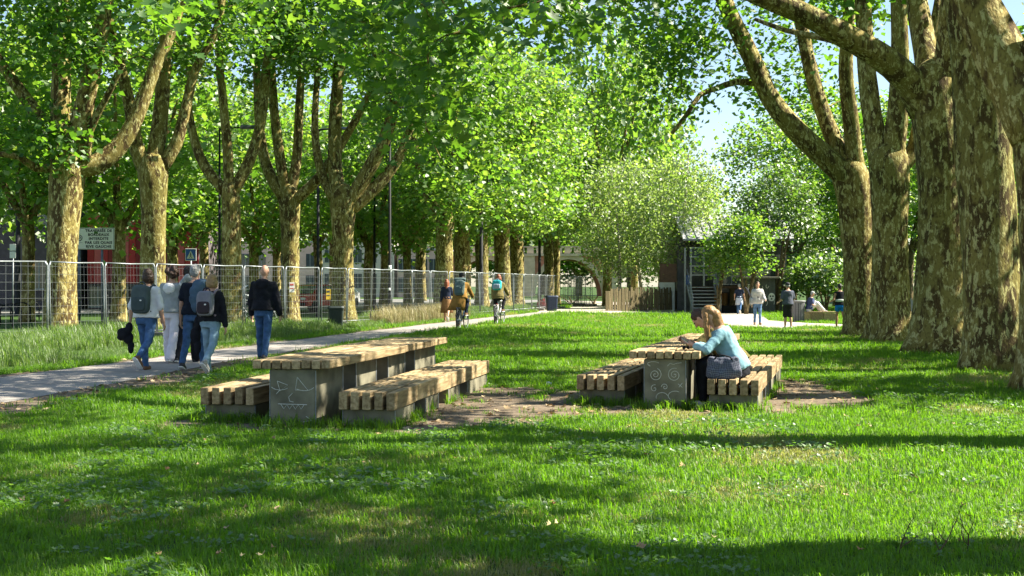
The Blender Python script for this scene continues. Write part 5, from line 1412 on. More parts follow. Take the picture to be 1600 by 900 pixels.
            if hair == 'pony':
                mb.ellipsoid(hp(0, -.11, .03), (.035 * k,) * 3, hm); mb.capsule(hp(0, -.12, .02), hp(0, -.13, -.17), .032 * k, .016 * k, 8)
            finish(mb.build('hair', hmat, root, True), 0.010 if fine else 0.014, 2, 0.02 if hair != 'side' else 0.010, 0.035)
    root['k'] = k
    info = dict(root=root, k=k, sp=sp, pel=pel, SD=SD, FW=FW, UP=UP, arms=arms, legs=legs, headc=headc, hm=hm)
    for key in ('k',): del root[key]
    if extras: extras(info)
    return info
M_hair = plain((0.016, 0.011, 0.009), 0.55, 0, 0.35, 40, 0.5, 0.4, 'dark_hair')
M_hair_grey = plain((0.26, 0.26, 0.26), 0.6, 0, 0.3, 40, 0.5, 0.3, 'grey_hair')
M_hair_blond = plain((0.30, 0.19, 0.09), 0.55, 0, 0.3, 30, 0.5, 0.4, 'blond_hair')
M_hair_gold = plain((0.25, 0.135, 0.045), 0.5, 0, 0.35, 30, 0.5, 0.4, 'golden_hair')
M_hair_brown = plain((0.045, 0.022, 0.012), 0.55, 0, 0.35, 30, 0.5, 0.4, 'brown_hair')
M_hair_red = plain((0.24, 0.075, 0.035), 0.55, 0, 0.3, 30, 0.5, 0.4, 'red_hair')
M_shoe_d = plain((0.03, 0.03, 0.035), 0.7); M_shoe_w = plain((0.55, 0.54, 0.52), 0.7); M_shoe_g = plain((0.28, 0.27, 0.26), 0.7); M_shoe_b = plain((0.16, 0.08, 0.04), 0.7)
def local_to_world(info, p): return Matrix.Translation(info['root'].location) @ Matrix.Rotation(info['root'].rotation_euler.z, 4, 'Z') @ Vector(p)
def backpack(info, w, h, dp, m, m2, label, roll=False, drop=0.0, strapm=None):
    """worn on the back: a thing of its own"""
    k = info['k']; c = info['sp'](0.29 - drop) - info['FW'] * (0.125 * k + dp * 0.5 + 0.012)
    wl = local_to_world(info, c); yaw = info['root'].rotation_euler.z
    t = empty('backpack', wl, yaw, label, 'backpack')
    lean = -math.asin(max(-1, min(1, info['UP'].y))); rm = Matrix.Rotation(lean, 3, 'X')
    mb = MB(); mb.ellipsoid((0, 0, 0), (w / 2, dp / 2, h / 2), rm, 18, 12, 0.42); finish(mb.build('pack_body', m, t, True), 0.014, 3, 0.015, 0.12)
    mb = MB(); mb.ellipsoid(rm @ Vector((0, -dp * 0.42, -h * 0.17)), (w * 0.40, dp * 0.22, h * 0.25), rm, 16, 8, 0.42); pk = mb.build('front_pocket', m2, t, True); finish(pk, 0.012, 2)
    mb = MB(); mb.tube([rm @ Vector((w * 0.34 * math.cos(a), -dp * 0.50 - (0.02 if math.sin(a) < 0 else -0.02), h * (0.10 + 0.28 * math.sin(a)))) for a in np.linspace(0.1, 3.04, 12)], 0.006, 5); mb.build('zip', M_black, t)
    mb = MB(); mb.tube([rm @ Vector((0.06 * math.cos(a), dp * 0.2, h * 0.48 + 0.06 * math.sin(a))) for a in np.linspace(0, math.pi, 9)], 0.011, 6); mb.build('carry_handle', m2, t, True)
    mb = MB(); mb.ellipsoid(rm @ Vector((w * 0.16, -dp * 0.62, -h * 0.05)), (0.022, 0.006, 0.014), rm, 8, 6); mb.build('badge', M_white, t)
    for sx in (-1, 1):
        pts = []
        for (u, f, hh) in ((.10, -.12, .42), (.115, -.09, .50), (.12, .0, .545), (.125, .10, .50), (.13, .145, .38), (.155, .13, .22), (.175, 0.02, .12), (.13, -.12, .08)):
            pts.append(local_to_world(info, info['sp'](hh) + info['SD'] * sx * u * k + info['FW'] * (f * k * 1.08)) - wl)
        inv = Matrix.Rotation(-yaw, 3, 'Z'); mb = MB(); mb.tube([inv @ p for p in pts], 0.019, 6); mb.build('strap', strapm or m2, t, True)
    if roll: mb = MB(); mb.capsule(rm @ Vector((-w * 0.42, 0, h * 0.52)), rm @ Vector((w * 0.42, 0, h * 0.52)), 0.055, 0.055, 12); mb.build('roll_top', m, t, True)
    return t
def lump(name, label, cat, pts, mat, voxel=0.012, disp=0.03, ds=0.16):
    """soft draped thing: world points (centre, radii)"""
    o0 = Vector(pts[0][0]); mb = MB()
    for (c, r) in pts: mb.ellipsoid(Vector(c) - o0, r, None, 12, 8)
    o = mb.build(name, mat, None, True); o.location = o0; finish(o, voxel, 3, disp, ds); return tag(o, label, cat)
UW = -math.atan(0.16)           # walking along the path, away from us

# ---- the five walking together
A = person(gp(229, 580), UW - 0.05, 1.70, 'woman in white shirt and blue jeans with grey backpack, leftmost of the walking group', dict(lean=3, thigh=(14, -16), knee=(6, 38), arm=(-8, -2), elbow=(16, 14), abd=(22, 16)), top=M_white_c, sleeve=0.52, bottom=M_denim, shoes=M_shoe_b, hair='bob', hair_mat=M_hair_brown, hips=1.10, loose=0.022)
backpack(A, 0.31, 0.47, 0.16, cloth((0.075, 0.10, 0.105)), cloth((0.055, 0.075, 0.08)), 'slate grey backpack on the white-shirted woman')
hw = local_to_world(A, A['arms'][0][2]) + Vector((-0.02, 0, -0.06))
lump('held_jacket', 'black jacket dangling from the white-shirted woman\'s left hand', 'jacket', [(hw + Vector((0, 0, -.04)), (.06, .06, .09)), (hw + Vector((-.08, -.02, -.14)), (.12, .08, .10)), (hw + Vector((-.01, 0, -.22)), (.09, .07, .10)), (hw + Vector((-.13, .02, -.2)), (.08, .06, .06)), (hw + Vector((.03, 0, -.36)), (.055, .05, .12))], M_blackc)
B = person(gp(268, 567), UW, 1.76, 'woman in wide white trousers and hooded top, arm round the dark-dressed man', dict(lean=2, thigh=(10, -8), knee=(4, 16), arm=(0, 0), elbow=(10, 10), abd=(8, 8), hand_r=(0.46, 0.05, 1.40), pole_r=(0.3, -0.6, 0.6)), top=cloth((0.30, 0.32, 0.33)), sleeve=0.95, bottom=cloth((0.66, 0.62, 0.68), 0.06), wide=0.03, shoes=M_shoe_g, hair='curly', hair_mat=M_hair_brown, loose=0.02)
sp_ = B['sp']; k_ = B['k']
mb = MB(); mb.ellipsoid(sp_(0.42) - B['FW'] * 0.13, (.12, .05, .10)); mb.ellipsoid(sp_(0.47), (.19, .12, .06)); mb.capsule(B['arms'][1][0], B['arms'][1][1], .070, .058); mb.capsule(B['arms'][1][1], B['arms'][1][2], .056, .048)
finish(mb.build('white_hood', M_white_c, B['root'], True), 0.0125, 3, 0.03, 0.08)
Cc = person(gp(293, 567), UW, 1.78, 'man in black trousers and navy top, mostly hidden in the walking group', dict(lean=2, thigh=(-8, 12), knee=(14, 4), elbow=(12, 12)), top=M_navy, sleeve=0.95, bottom=M_blackc, wide=0.02, shoes=M_shoe_d, hair='short', hair_mat=M_hair, loose=0.015)
D = person(gp(303, 577), UW, 1.78, 'grey-haired man in black T-shirt and blue jeans with jacket over his shoulder', dict(lean=3, thigh=(-10, 14), knee=(16, 4), arm=(-4, 12), elbow=(10, 30), abd=(10, 8)), top=cloth((0.012, 0.016, 0.026)), sleeve=0.33, bottom=M_denim, shoes=M_shoe_d, hair='short', hair_mat=M_hair_grey, loose=0.015)
w0 = [local_to_world(D, D['sp'](h) + D['SD'] * u + D['FW'] * f) for (h, u, f) in ((.47, .13, -.13), (.36, .10, -.155), (.24, .10, -.16), (.12, .11, -.15), (.54, .14, -.02))]
lump('shoulder_jacket', 'blue-grey denim jacket hung over the grey-haired man\'s right shoulder', 'jacket', [(w0[0], (.115, .06, .10)), (w0[1], (.12, .05, .12)), (w0[2], (.12, .045, .12)), (w0[3], (.10, .045, .12)), (w0[4], (.09, .12, .05))], cloth((0.075, 0.125, 0.19)), disp=0.03)
E = person(gp(329, 584), UW - 0.05, 1.60, 'short blonde woman in black top and pale jeans, nearest of the walking group', dict(lean=3, thigh=(10, -14), knee=(5, 34), arm=(6, -4), elbow=(20, 8), abd=(14, 14)), top=M_blackc, sleeve=0.97, bottom=M_denim_l, shoes=M_shoe_g, hair='bob', hair_mat=M_hair_blond, hips=1.08, loose=0.012)
backpack(E, 0.27, 0.40, 0.16, cloth((0.20, 0.20, 0.24)), cloth((0.045, 0.035, 0.042)), 'grey and dark plum backpack on the short blonde woman', strapm=cloth((0.25, 0.2, 0.24)))
hw = local_to_world(E, E['arms'][0][2]) + Vector((-0.03, 0, 0.02))
lump('carried_jacket', 'dark jacket carried on the short blonde woman\'s left arm', 'jacket', [(hw, (.08, .07, .14)), (hw + Vector((-.05, 0, -.2)), (.09, .06, .15)), (hw + Vector((-.02, 0, -.38)), (.06, .05, .13))], M_blackc)
F_ = person(gp(412, 564), UW, 1.80, 'bald man in black hooded sweater and blue jeans walking alone', dict(lean=2, thigh=(6, -8), knee=(3, 12), arm=(4, -4), elbow=(12, 16), abd=(13, 15)), top=M_blackc, sleeve=0.97, bottom=M_denim, shoes=M_shoe_d, hair=None, build=1.08, loose=0.025)
mb = MB(); mb.ellipsoid(F_['sp'](0.46) - F_['FW'] * 0.12, (.14, .055, .11)); mb.ellipsoid(F_['sp'](0.51) - F_['FW'] * 0.06, (.12, .08, .05)); finish(mb.build('hood', M_blackc, F_['root'], True), 0.0125, 3, 0.02, 0.08)

# ---- walker and cyclists
M_camel = cloth((0.28, 0.155, 0.04)); M_skirt = cloth((0.26, 0.14, 0.065), 0.3)
def skirt(info, mat, z0, flare, name='skirt', back=0.0):
    k = info['k']; rings = []
    for (h, e) in ((0.10, 0.02), (0.0, 0.035), (-0.15, 0.03 + flare * 0.3), (-z0 * 0.6, 0.03 + flare * 0.7), (-z0, 0.03 + flare)):
        rings.append([info['pel'] + Vector((0, -back * max(0, -h) * 1.0, h * k)) + Vector((1, 0, 0)) * math.cos(a) * (.16 * k + e) * (1 + 0.05 * math.sin(5 * a)) + Vector((0, 1, 0)) * math.sin(a) * (.115 * k + e) for a in np.linspace(0, 2 * math.pi, 25)[:-1]])
    mb = MB(); mb.rings(rings); return mb.build(name, mat, info['root'], True)
Wk = person(gp(698, 503), UW + 0.1, 1.67, 'woman in navy top and brown skirt walking left of the cyclists', dict(lean=2, thigh=(16, -18), knee=(6, 30), arm=(-10, 20), elbow=(15, 60), abd=(10, 8)), top=M_navy, sleeve=0.97, bottom=None, shoes=M_shoe_b, hair='long', hair_mat=M_hair_red, fine=False)
skirt(Wk, M_skirt, 0.55, 0.07)
def rider(px, py, H, yaw, label, lean, **kw):
    q = gp(px, py)
    return person(Vector((q.x, q.y, 0.009)), yaw, H, label, dict(lean=lean, pelvis=(0, -0.24, 1.02), foot_l=(-0.12, -0.03, 0.22), foot_r=(0.12, 0.0, 0.56), hand_l=(-0.29, 0.24, 1.06), hand_r=(0.29, 0.24, 1.06)), fine=False, **kw)
yC = UW - 0.02
q = gp(722, 517); bicycle((q.x, q.y, 0.009), yC, 'bicycle under the rider in the camel coat', (.06, .10, .16))
C1 = rider(722, 517, 1.70, yC, 'cyclist in a flowing camel coat with a grey-green pack', 14, top=M_camel, sleeve=0.97, bottom=M_navy, shoes=M_shoe_b, hair='bob', hair_mat=M_hair, loose=0.03)
k = C1['k']; mb = MB(); rings = []
for (h, e, bk) in ((0.30, .03, .02), (0.05, .04, .05), (-0.15, .07, .10), (-0.36, .11, .15)):
    rings.append([C1['pel'] + Vector((-0.10 * max(0, .2 - h) * 2, -bk * 0.6, h)) + Vector((math.cos(a) * (.17 + e), math.sin(a) * (.12 + e * .6), 0.03 * math.sin(3 * a))) for a in np.linspace(0, 6.2832, 25)[:-1]])
mb.rings(rings); mb.build('coat_tail', M_camel, C1['root'], True)
mb = MB(); mb.ellipsoid(C1['headc'] + Vector((0, 0, .06)), (.10, .125, .085)); mb.build('helmet', M_black, C1['root'], True)
backpack(C1, 0.32, 0.50, 0.15, cloth((0.13, 0.18, 0.175)), cloth((0.10, 0.145, 0.14)), 'grey-green roll-top pack on the cyclist in the camel coat', roll=True)
q = gp(780, 508); bicycle((q.x, q.y, 0.009), yC - 0.03, 'pale bicycle under the rider with the turquoise backpack', (.6, .6, .6))
C2 = rider(780, 508, 1.72, yC - 0.03, 'red-haired cyclist in a khaki jacket with a turquoise backpack', 12, top=cloth((0.17, 0.14, 0.055)), sleeve=0.97, bottom=M_blackc, shoes=M_shoe_b, hair='bob', hair_mat=M_hair_red, loose=0.03, tuck=0.10)
backpack(C2, 0.33, 0.36, 0.17, cloth((0.03, 0.36, 0.40)), cloth((0.30, 0.35, 0.45)), 'turquoise backpack on the red-haired cyclist', drop=-0.08)

# ---- couple at the right-hand table, sitting on its far-side bench and facing left
th = SETS[1]['th']
def sit(v, u, label, H, yaw_off, pose, **kw):
    """seated on the bench at distance v along it; local +Y faces the table"""
    w = set_world(1, u, v)
    yaw = R(90) - th + yaw_off
    return person(Vector((w.x, w.y, 0)), yaw, H, label, pose, **kw)
zs = 0.362
G1 = sit(0.50, 0.80, 'long-haired woman in pale denim shirt sitting at the right-hand table', 1.68, 0.05, dict(lean=24, pelvis=(0, 0.02, zs + 0.105), foot_l=(-0.10, 0.40, 0.085), foot_r=(0.12, 0.30, 0.085), kneepole=(0, 0.4, 1), hand_l=(-0.10, 0.52, 0.735), hand_r=(0.10, 0.50, 0.735), pole_l=(-0.8, -0.2, -0.5), pole_r=(0.8, -0.2, -0.5)),
    top=cloth((0.20, 0.36, 0.42), 0.18), sleeve=0.85, bottom=M_blackc, shoes=M_shoe_w, hair='side', hair_mat=M_hair_gold, loose=0.012, nod=16, tuck=0.04, build=0.94)
w = local_to_world(G1, (0.0, 0.60, 0.78))
t = empty('phone', local_to_world(G1, (-0.03, 0.60, 0.765)), G1['root'].rotation_euler.z, 'phone in the hands of the woman in the denim shirt', 'phone')
o = link('phone_case', bevel_box('phone_case', (0.075, 0.15, 0.010), 0.004, plain((.45, .45, .42), .5)), None, t); o.rotation_euler = (R(35), 0, 0)
o2 = link('screen', bevel_box('screen', (0.068, 0.138, 0.003), 0.001, M_glass), None, o); o2.location = (0, 0, 0.007)
G2 = sit(1.18, 0.74, 'brown-haired person in khaki shirt leaning over the right-hand table', 1.76, -0.12, dict(lean=36, pelvis=(0, 0.02, zs + 0.105), foot_l=(-0.12, 0.42, 0.085), foot_r=(0.12, 0.36, 0.085), kneepole=(0, 0.4, 1), hand_l=(-0.12, 0.62, 0.735), hand_r=(0.12, 0.66, 0.735), pole_l=(-0.8, -0.2, -0.5), pole_r=(0.8, -0.2, -0.5)),
    top=cloth((0.15, 0.125, 0.045)), sleeve=0.75, bottom=M_blackc, shoes=M_shoe_d, hair='short', hair_mat=M_hair_brown, loose=0.025, nod=18)
# woven bag beside the woman on the bench end
w = set_world(1, 0.66, 0.14, zs)
t = empty('woven_bag', w, -th + 0.12, 'dark blue woven shoulder bag on the near end of the couple\'s bench', 'bag')
mb = MB(); rings = []
for (z, a_, b_) in ((0.0, .20, .06), (0.03, .235, .075), (.10, .235, .07), (.19, .215, .05), (.255, .20, .03), (.27, .19, .018)):
    rings.append([Vector((a_ * math.copysign(abs(math.cos(a)) ** .7, math.cos(a)), b_ * math.copysign(abs(math.sin(a)) ** .7, math.sin(a)), z)) for a in np.linspace(0, 6.2832, 25)[:-1]])
mb.rings(rings)
m, n_, b_ = new_mat('woven_cloth'); tcn = n_.nodes.new('ShaderNodeTexCoord'); ck = n_.nodes.new('ShaderNodeTexChecker'); ck.inputs['Scale'].default_value = 62; ck.inputs['Color1'].default_value = (.035, .04, .07, 1); ck.inputs['Color2'].default_value = (.13, .14, .19, 1)
mpn = n_.nodes.new('ShaderNodeMapping'); mpn.inputs['Rotation'].default_value = (0, R(45), 0); n_.links.new(tcn.outputs['Object'], mpn.inputs['Vector']); n_.links.new(mpn.outputs[0], ck.inputs['Vector']); n_.links.new(ck.outputs['Color'], b_.inputs['Base Color']); b_.inputs['Roughness'].default_value = .85
finish(mb.build('bag_body', m, t, True), 0.012, 3, 0.05, 0.13)
mb = MB(); mb.tube([(-.12, -.02, .24), (-.08, -.06, .30), (0, -.075, .29), (.08, -.06, .27), (.12, -.03, .22)], 0.010, 6); mb.build('strap', M_blackc, t, True)
t.scale = (0.86, 0.86, 0.92)
# sunglasses / small dark things on the table
w = set_world(1, 0.20, 0.42, 0.674)
t = empty('sunglasses', w, 0.6, 'dark sunglasses lying on the couple\'s table', 'glasses')
for sx in (-1, 1):
    mb = MB(); mb.ellipsoid((sx * .035, 0, .022), (.028, .006, .022), None, 10, 6); mb.build('lens', M_black, t, True)
    mb = MB(); mb.tube([(sx * .062, 0, .03), (sx * .066, .06, .02), (sx * .05, .12, .008)], .004, 5); mb.build('temple_arm', M_black, t, True)
mb = MB(); mb.tube([(-.01, 0, .028), (0, -.004, .032), (.01, 0, .028)], .004, 5); mb.build('bridge', M_black, t)

# ---- people at the back right
P1 = person(g(1155, 491.5, 0.012), UW - 0.1, 1.70, 'man in navy T-shirt with a pale shirt tied round his waist, by the shed', dict(lean=3, thigh=(10, -16), knee=(5, 34), arm=(10, 6), elbow=(35, 25), abd=(16, 16)), top=M_navy, sleeve=0.3, bottom=M_denim, shoes=M_shoe_d, hair='short', hair_mat=M_hair_grey, fine=False, build=1.08)
o = skirt(P1, cloth((0.45, 0.50, 0.62)), 0.40, 0.03, 'waist_shirt')
P2 = person(g(1183.5, 508, 0.013), R(180) - 0.05, 1.76, 'man in open grey jacket and jeans walking towards us on the walkway', dict(lean=2, thigh=(8, -6), knee=(4, 10), arm=(14, 0), elbow=(55, 14), abd=(14, 10)), top=cloth((0.46, 0.45, 0.44)), sleeve=0.97, bottom=cloth((0.10, 0.18, 0.32), 0.4), shoes=M_shoe_b, hair='short', hair_mat=M_hair_brown, fine=False, loose=0.03, tuck=0.08)
mb = MB(); mb.ellipsoid(P2['sp'](0.30) + P2['FW'] * 0.13, (.055, .035, .19)); finish(mb.build('shirt_front', M_navy, P2['root'], True), .016, 2)
w = local_to_world(P2, (0.24, -0.02, 0.98))
t = empty('shoulder_bag', w, R(180), 'grey shoulder bag at the side of the man in the open jacket', 'bag')
mb = MB(); mb.ellipsoid((0, 0, 0), (.07, .16, .14), None, 14, 10, .5); mb.build('bag_body', cloth((.32, .33, .36)), t, True)
mb = MB(); mb.tube([(0.0, .1, .1), (.12, .12, .4), (.24, .0, .55), (.12, -.12, .4), (0, -.1, .1)], .015, 6); mb.build('strap', cloth((.1, .1, .14)), t, True)
P3 = person(g(1231, 514.5, 0), 0.25, 1.72, 'man in slate T-shirt, dark shorts and cap standing with his back turned', dict(lean=-1, thigh=(4, -4), knee=(2, 4), arm=(-4, 8), elbow=(70, 85), abd=(16, 14)), top=cloth((0.085, 0.095, 0.13)), sleeve=0.38, bottom=cloth((0.03, 0.028, 0.03)), leg=0.5, wide=0.01, shoes=M_shoe_g, hair='cap', hair_mat=cloth((.05, .05, .06)), fine=False, build=1.08, loose=0.02)
q = g(1272, 503.5, 0)
t = empty('block_bench', q, -0.15, 'low wooden block bench the capped man sits on', 'bench')
sb_ = q.y / FPX
for k in range(3):
    o = link('block', bevel_box('block', (0.52, 0.5, 0.42), 0.015, M_slat), None, t); o.location = (-0.42 + k * 0.535, 0, 0.21 + (0, 0, -.02)[k])
for k in range(4): o = link('slat', bevel_box('slat', (1.62, 0.11, 0.05), 0.006, M_slat), None, t); o.location = (0.1, -0.21 + k * 0.14, 0.448)
P4 = person(Vector((q.x - 0.22, q.y + 0.0, q.z)), R(-80), 1.72, 'man in navy shirt, flat cap and white trousers sitting on the block bench', dict(lean=12, pelvis=(0, 0, 0.58), foot_l=(-0.10, 0.55, 0.53), foot_r=(0.12, 0.62, 0.53), kneepole=(0, 0, 1), hand_l=(-0.10, 0.30, 0.78), hand_r=(0.15, 0.22, 0.75)), top=cloth((0.06, 0.075, 0.15)), sleeve=0.35, bottom=cloth((.68, .67, .68), .05), shoes=M_shoe_g, hair='cap', hair_mat=cloth((.36, .37, .38)), fine=False, wide=0.02, loose=0.02)
P5 = person(g(1313, 514.5, 0), 0.12, 1.70, 'woman runner in black vest and bright blue shorts seen from behind', dict(lean=5, thigh=(16, -8), knee=(12, 78), arm=(-20, 20), elbow=(95, 100), abd=(22, 14)), top=M_blackc, sleeve=0.0, bottom=cloth((0.01, 0.16, 0.52)), leg=0.22, wide=0.012, shoes=M_shoe_d, hair='pony', hair_mat=M_hair, skin=M_skin_tan, fine=False, hips=1.08)
mb = MB(); rings = [[P5['pel'] + Vector((math.cos(a) * (.16 + e), math.sin(a) * (.118 + e), h)) for a in np.linspace(0, 6.2832, 19)[:-1]] for (h, e) in ((.115, .012), (.14, .022), (.19, .022), (.21, .010))]
mb.rings(rings); mb.build('waist_pouch', cloth((.5, .55, .52)), P5['root'], True)

# ================================================================== GRASS (stuff, scattered)
def tuft_mesh(name, n, h, rad, seed, wd, bend=0.5, seg=2):
    rg = np.random.default_rng(seed); V = []; F = []
    for i in range(n):
        r = rad * math.sqrt(rg.uniform()); a = rg.uniform(0, 6.283); p = np.array([r * math.cos(a), r * math.sin(a), -0.005]); an = rg.uniform(0, 6.283)
        dr = np.array([math.cos(an), math.sin(an), 0]); sd = np.array([-dr[1], dr[0], 0]); hh = h * rg.uniform(0.5, 1.15); bn = bend * rg.uniform(0.2, 1.2); w = wd * rg.uniform(0.7, 1.3)
        b0 = len(V)
        m = p + dr * hh * bn * 0.3 + np.array([0, 0, hh * 0.6]); e = p + dr * hh * bn * 1.0 + np.array([0, 0, hh * (1.0 - 0.35 * bn)])
        V += [p - sd * w, p + sd * w, m - sd * w * 0.8, m + sd * w * 0.8, e]; F += [(b0, b0 + 1, b0 + 3), (b0, b0 + 3, b0 + 2), (b0 + 2, b0 + 3, b0 + 4)]
    return mesh_np(name, np.array(V), np.array(F))
def scatter(name, pts, scl, sources, mat, label, tilt=0.15):
    col = bpy.data.collections.new(name + '_source')
    for i, me in enumerate(sources):
        if not me.materials: me.materials.append(mat)
        col.objects.link(bpy.data.objects.new(name + '_tuft', me))
    me = bpy.data.meshes.new(name); me.vertices.add(len(pts)); me.vertices.foreach_set('co', np.ascontiguousarray(pts, np.float32).ravel())
    at_ = me.attributes.new('sc', 'FLOAT', 'POINT'); at_.data.foreach_set('value', np.ascontiguousarray(scl, np.float32))
    o = link(name, me); o['kind'] = 'stuff'; o['label'] = label; o['category'] = 'grass'
    ng = bpy.data.node_groups.new(name, 'GeometryNodeTree')
    ng.interface.new_socket('Geometry', in_out='INPUT', socket_type='NodeSocketGeometry'); ng.interface.new_socket('Geometry', in_out='OUTPUT', socket_type='NodeSocketGeometry')
    gi = ng.nodes.new('NodeGroupInput'); go = ng.nodes.new('NodeGroupOutput'); iop = ng.nodes.new('GeometryNodeInstanceOnPoints'); ci = ng.nodes.new('GeometryNodeCollectionInfo')
    ci.inputs['Collection'].default_value = col; ci.inputs['Separate Children'].default_value = True; ci.inputs['Reset Children'].default_value = True
    rv = ng.nodes.new('FunctionNodeRandomValue'); rv.data_type = 'FLOAT_VECTOR'; rv.inputs[0].default_value = (-tilt, -tilt, 0); rv.inputs[1].default_value = (tilt, tilt, 6.283)
    na = ng.nodes.new('GeometryNodeInputNamedAttribute'); na.data_type = 'FLOAT'; na.inputs['Name'].default_value = 'sc'
    iop.inputs['Pick Instance'].default_value = True
    l = ng.links.new
    l(gi.outputs[0], iop.inputs['Points']); l(ci.outputs[0], iop.inputs['Instance']); l(rv.outputs[0], iop.inputs['Rotation']); l(na.outputs['Attribute'], iop.inputs['Scale']); l(iop.outputs[0], go.inputs[0])
    md = o.modifiers.new('scatter', 'NODES'); md.node_group = ng
    return o
def lawn_ok(x, y):
    ok = ~((x < path_near(y) + 0.02) & (x > path_far(y) - 0.02)) | (y > 76)
    ok &= ~in_poly(x, y, WALK2); ok &= ~in_poly(x, y, STREET); ok &= ~in_poly(x, y, FARPATH)
    return ok
rg = np.random.default_rng(77)
P_, S_ = [], []
for (y0, y1, dens, s0) in ((4.6, 9, 620, 0.95), (9, 14, 420, 1.05), (14, 22, 230, 1.3), (22, 36, 110, 1.7), (36, 60, 45, 2.3), (60, 92, 16, 3.2)):
    wmax = 0.46 * y1 + 2
    n = int((y1 - y0) * 2 * wmax * dens); x = rg.uniform(-wmax, wmax, n); y = rg.uniform(y0, y1, n)
    k = (np.abs(x) < 0.44 * y + 2) & lawn_ok(x, y) & (x > path_far(y) - 0.8)
    k &= (dirt_mask(x, y) < rg.uniform(-0.10, 0.16, n)) | (rg.uniform(0, 1, n) < 0.05 * (fbm(x * 2.2, y * 2.2, 9) > 0.55) + 0.012)
    x, y = x[k], y[k]
    f = fbm(x * 0.9, y * 0.9, 21); s = s0 * (0.65 + 0.7 * f) * rg.uniform(0.75, 1.25, len(x))
    P_.append(np.stack([x, y, ground_z(x, y)], 1)); S_.append(s)
lawn_src = [tuft_mesh('lawn_tuft', 17, 0.054, 0.055, 200 + i, 0.0024, 0.8) for i in range(5)] + [tuft_mesh('lawn_tuft', 9, 0.085, 0.05, 210, 0.0030, 0.9)]
LP = np.concatenate(P_); LS = np.concatenate(S_)
pat = fbm(LP[:, 0] * 0.55, LP[:, 1] * 0.55, 41) + rg.normal(size=len(LP)) * 0.07
dryk = pat > 0.67
scatter('lawn_grass', LP[~dryk], LS[~dryk], lawn_src, M_grass, 'short bright green lawn grass')
scatter('yellowed_lawn_grass', LP[dryk], LS[dryk] * 0.85, [tuft_mesh('yellowed_tuft', 13, 0.06, 0.055, 260 + i, 0.0026, 0.8) for i in range(3)], M_grass_y, 'yellowed patches in the lawn grass')
def clover_mesh(seed):
    r_ = np.random.default_rng(seed); n_ = 16; C = np.stack([r_.normal(size=n_) * 0.06, r_.normal(size=n_) * 0.06, r_.uniform(0.02, 0.06, n_)], 1)
    return leaves_mesh('clover', C, 0.026, r_, 1.2, True, 0.4, 0.5)
kc = (fbm(LP[:, 0] * 1.3, LP[:, 1] * 1.3, 51) > 0.58) & (LP[:, 1] < 20) & (rg.uniform(size=len(LP)) < 0.08)
scatter('clover', LP[kc] + np.array([0.02, 0.02, 0])[None], LS[kc], [clover_mesh(i) for i in range(3)], M_clover, 'low clover and broad-leaved weeds in the lawn')
# taller wild grass in the verge between path and fence
P_, S_ = [], []
n = 26000; y = rg.uniform(17, 82, n); x = path_far(y) - 0.05 - rg.uniform(0, 1, n) ** 0.8 * np.interp(y, [15, 32, 45, 60, 80], [8, 7.0, 3.6, 2.4, 1.6])
k = dirt_mask(x, y) < rg.uniform(-0.15, 0.1, n); x, y = x[k], y[k]
away = np.clip((path_far(y) - x) / 1.6, 0.12, 1) * (0.35 + 1.3 * sstep(0.4, 0.62, fbm(x * 0.45, y * 0.3, 31))); s = away * (0.55 + 0.8 * fbm(x * 0.8, y * 0.5, 5)) * rg.uniform(0.7, 1.3, len(x))
kb = np.hypot(x - gp(525, 513.5).x, y - gp(525, 513.5).y) > 0.9
x, y, s = x[kb], y[kb], s[kb]
scatter('verge_grass', np.stack([x, y, ground_z(x, y)], 1), s * 0.56, [tuft_mesh('verge_tuft', 16, 0.42, 0.12, 230 + i, 0.006, 0.7) for i in range(4)], M_wild, 'long wild grass in the verge below the fence')
n = 900; y = rg.uniform(44, 58, n); x = path_far(y) - 0.7 - rg.uniform(0, 1.5, n)
k = fbm(x * 0.6, y * 0.35, 8) > 0.42; x, y = x[k], y[k]
scatter('dry_grass', np.stack([x, y, x * 0], 1), rg.uniform(0.8, 1.5, len(x)), [tuft_mesh('dry_tuft', 14, 0.55, 0.14, 240 + i, 0.005, 0.5) for i in range(3)], M_dry, 'tan seeding grass in the verge near the skirted woman')
# tufts round trunks, plinths and along earth edges
x, y = [], []
for (cx, cy, r) in ((c0.x, c0.y, 1.0), (c1.x, c1.y, 0.95), (c2.x, c2.y, 1.0), (c3.x, c3.y, 0.9), (c4.x, c4.y, 0.9)):
    a = rg.uniform(0, 6.283, 260); rr_ = r * rg.uniform(0.6, 1.6, 260); x.append(cx + rr_ * np.cos(a)); y.append(cy + rr_ * np.sin(a))
for kk in (0, 1):
    for (u, v0) in ((-0.80, 0.34), (0, 0.0), (0.77, 0.02)):
        for _ in range(70):
            w = set_world(kk, u + rg.uniform(-.36, .36), v0 + 0.05 - rg.exponential(0.09)); x.append(np.array([w.x])); y.append(np.array([w.y]))
        for _ in range(60):
            w = set_world(kk, u + rg.choice([-1, 1]) * (0.29 + rg.exponential(0.05)), v0 + rg.uniform(0, 3.5)); x.append(np.array([w.x])); y.append(np.array([w.y]))
x = np.concatenate(x); y = np.concatenate(y)
scatter('tall_tufts', np.stack([x, y, ground_z(x, y)], 1), rg.uniform(0.35, 0.95, len(x)), [tuft_mesh('tall_tuft', 12, 0.20, 0.05, 250 + i, 0.004, 0.7) for i in range(3)], M_grass, 'longer grass tufts round the trunks and plinths')

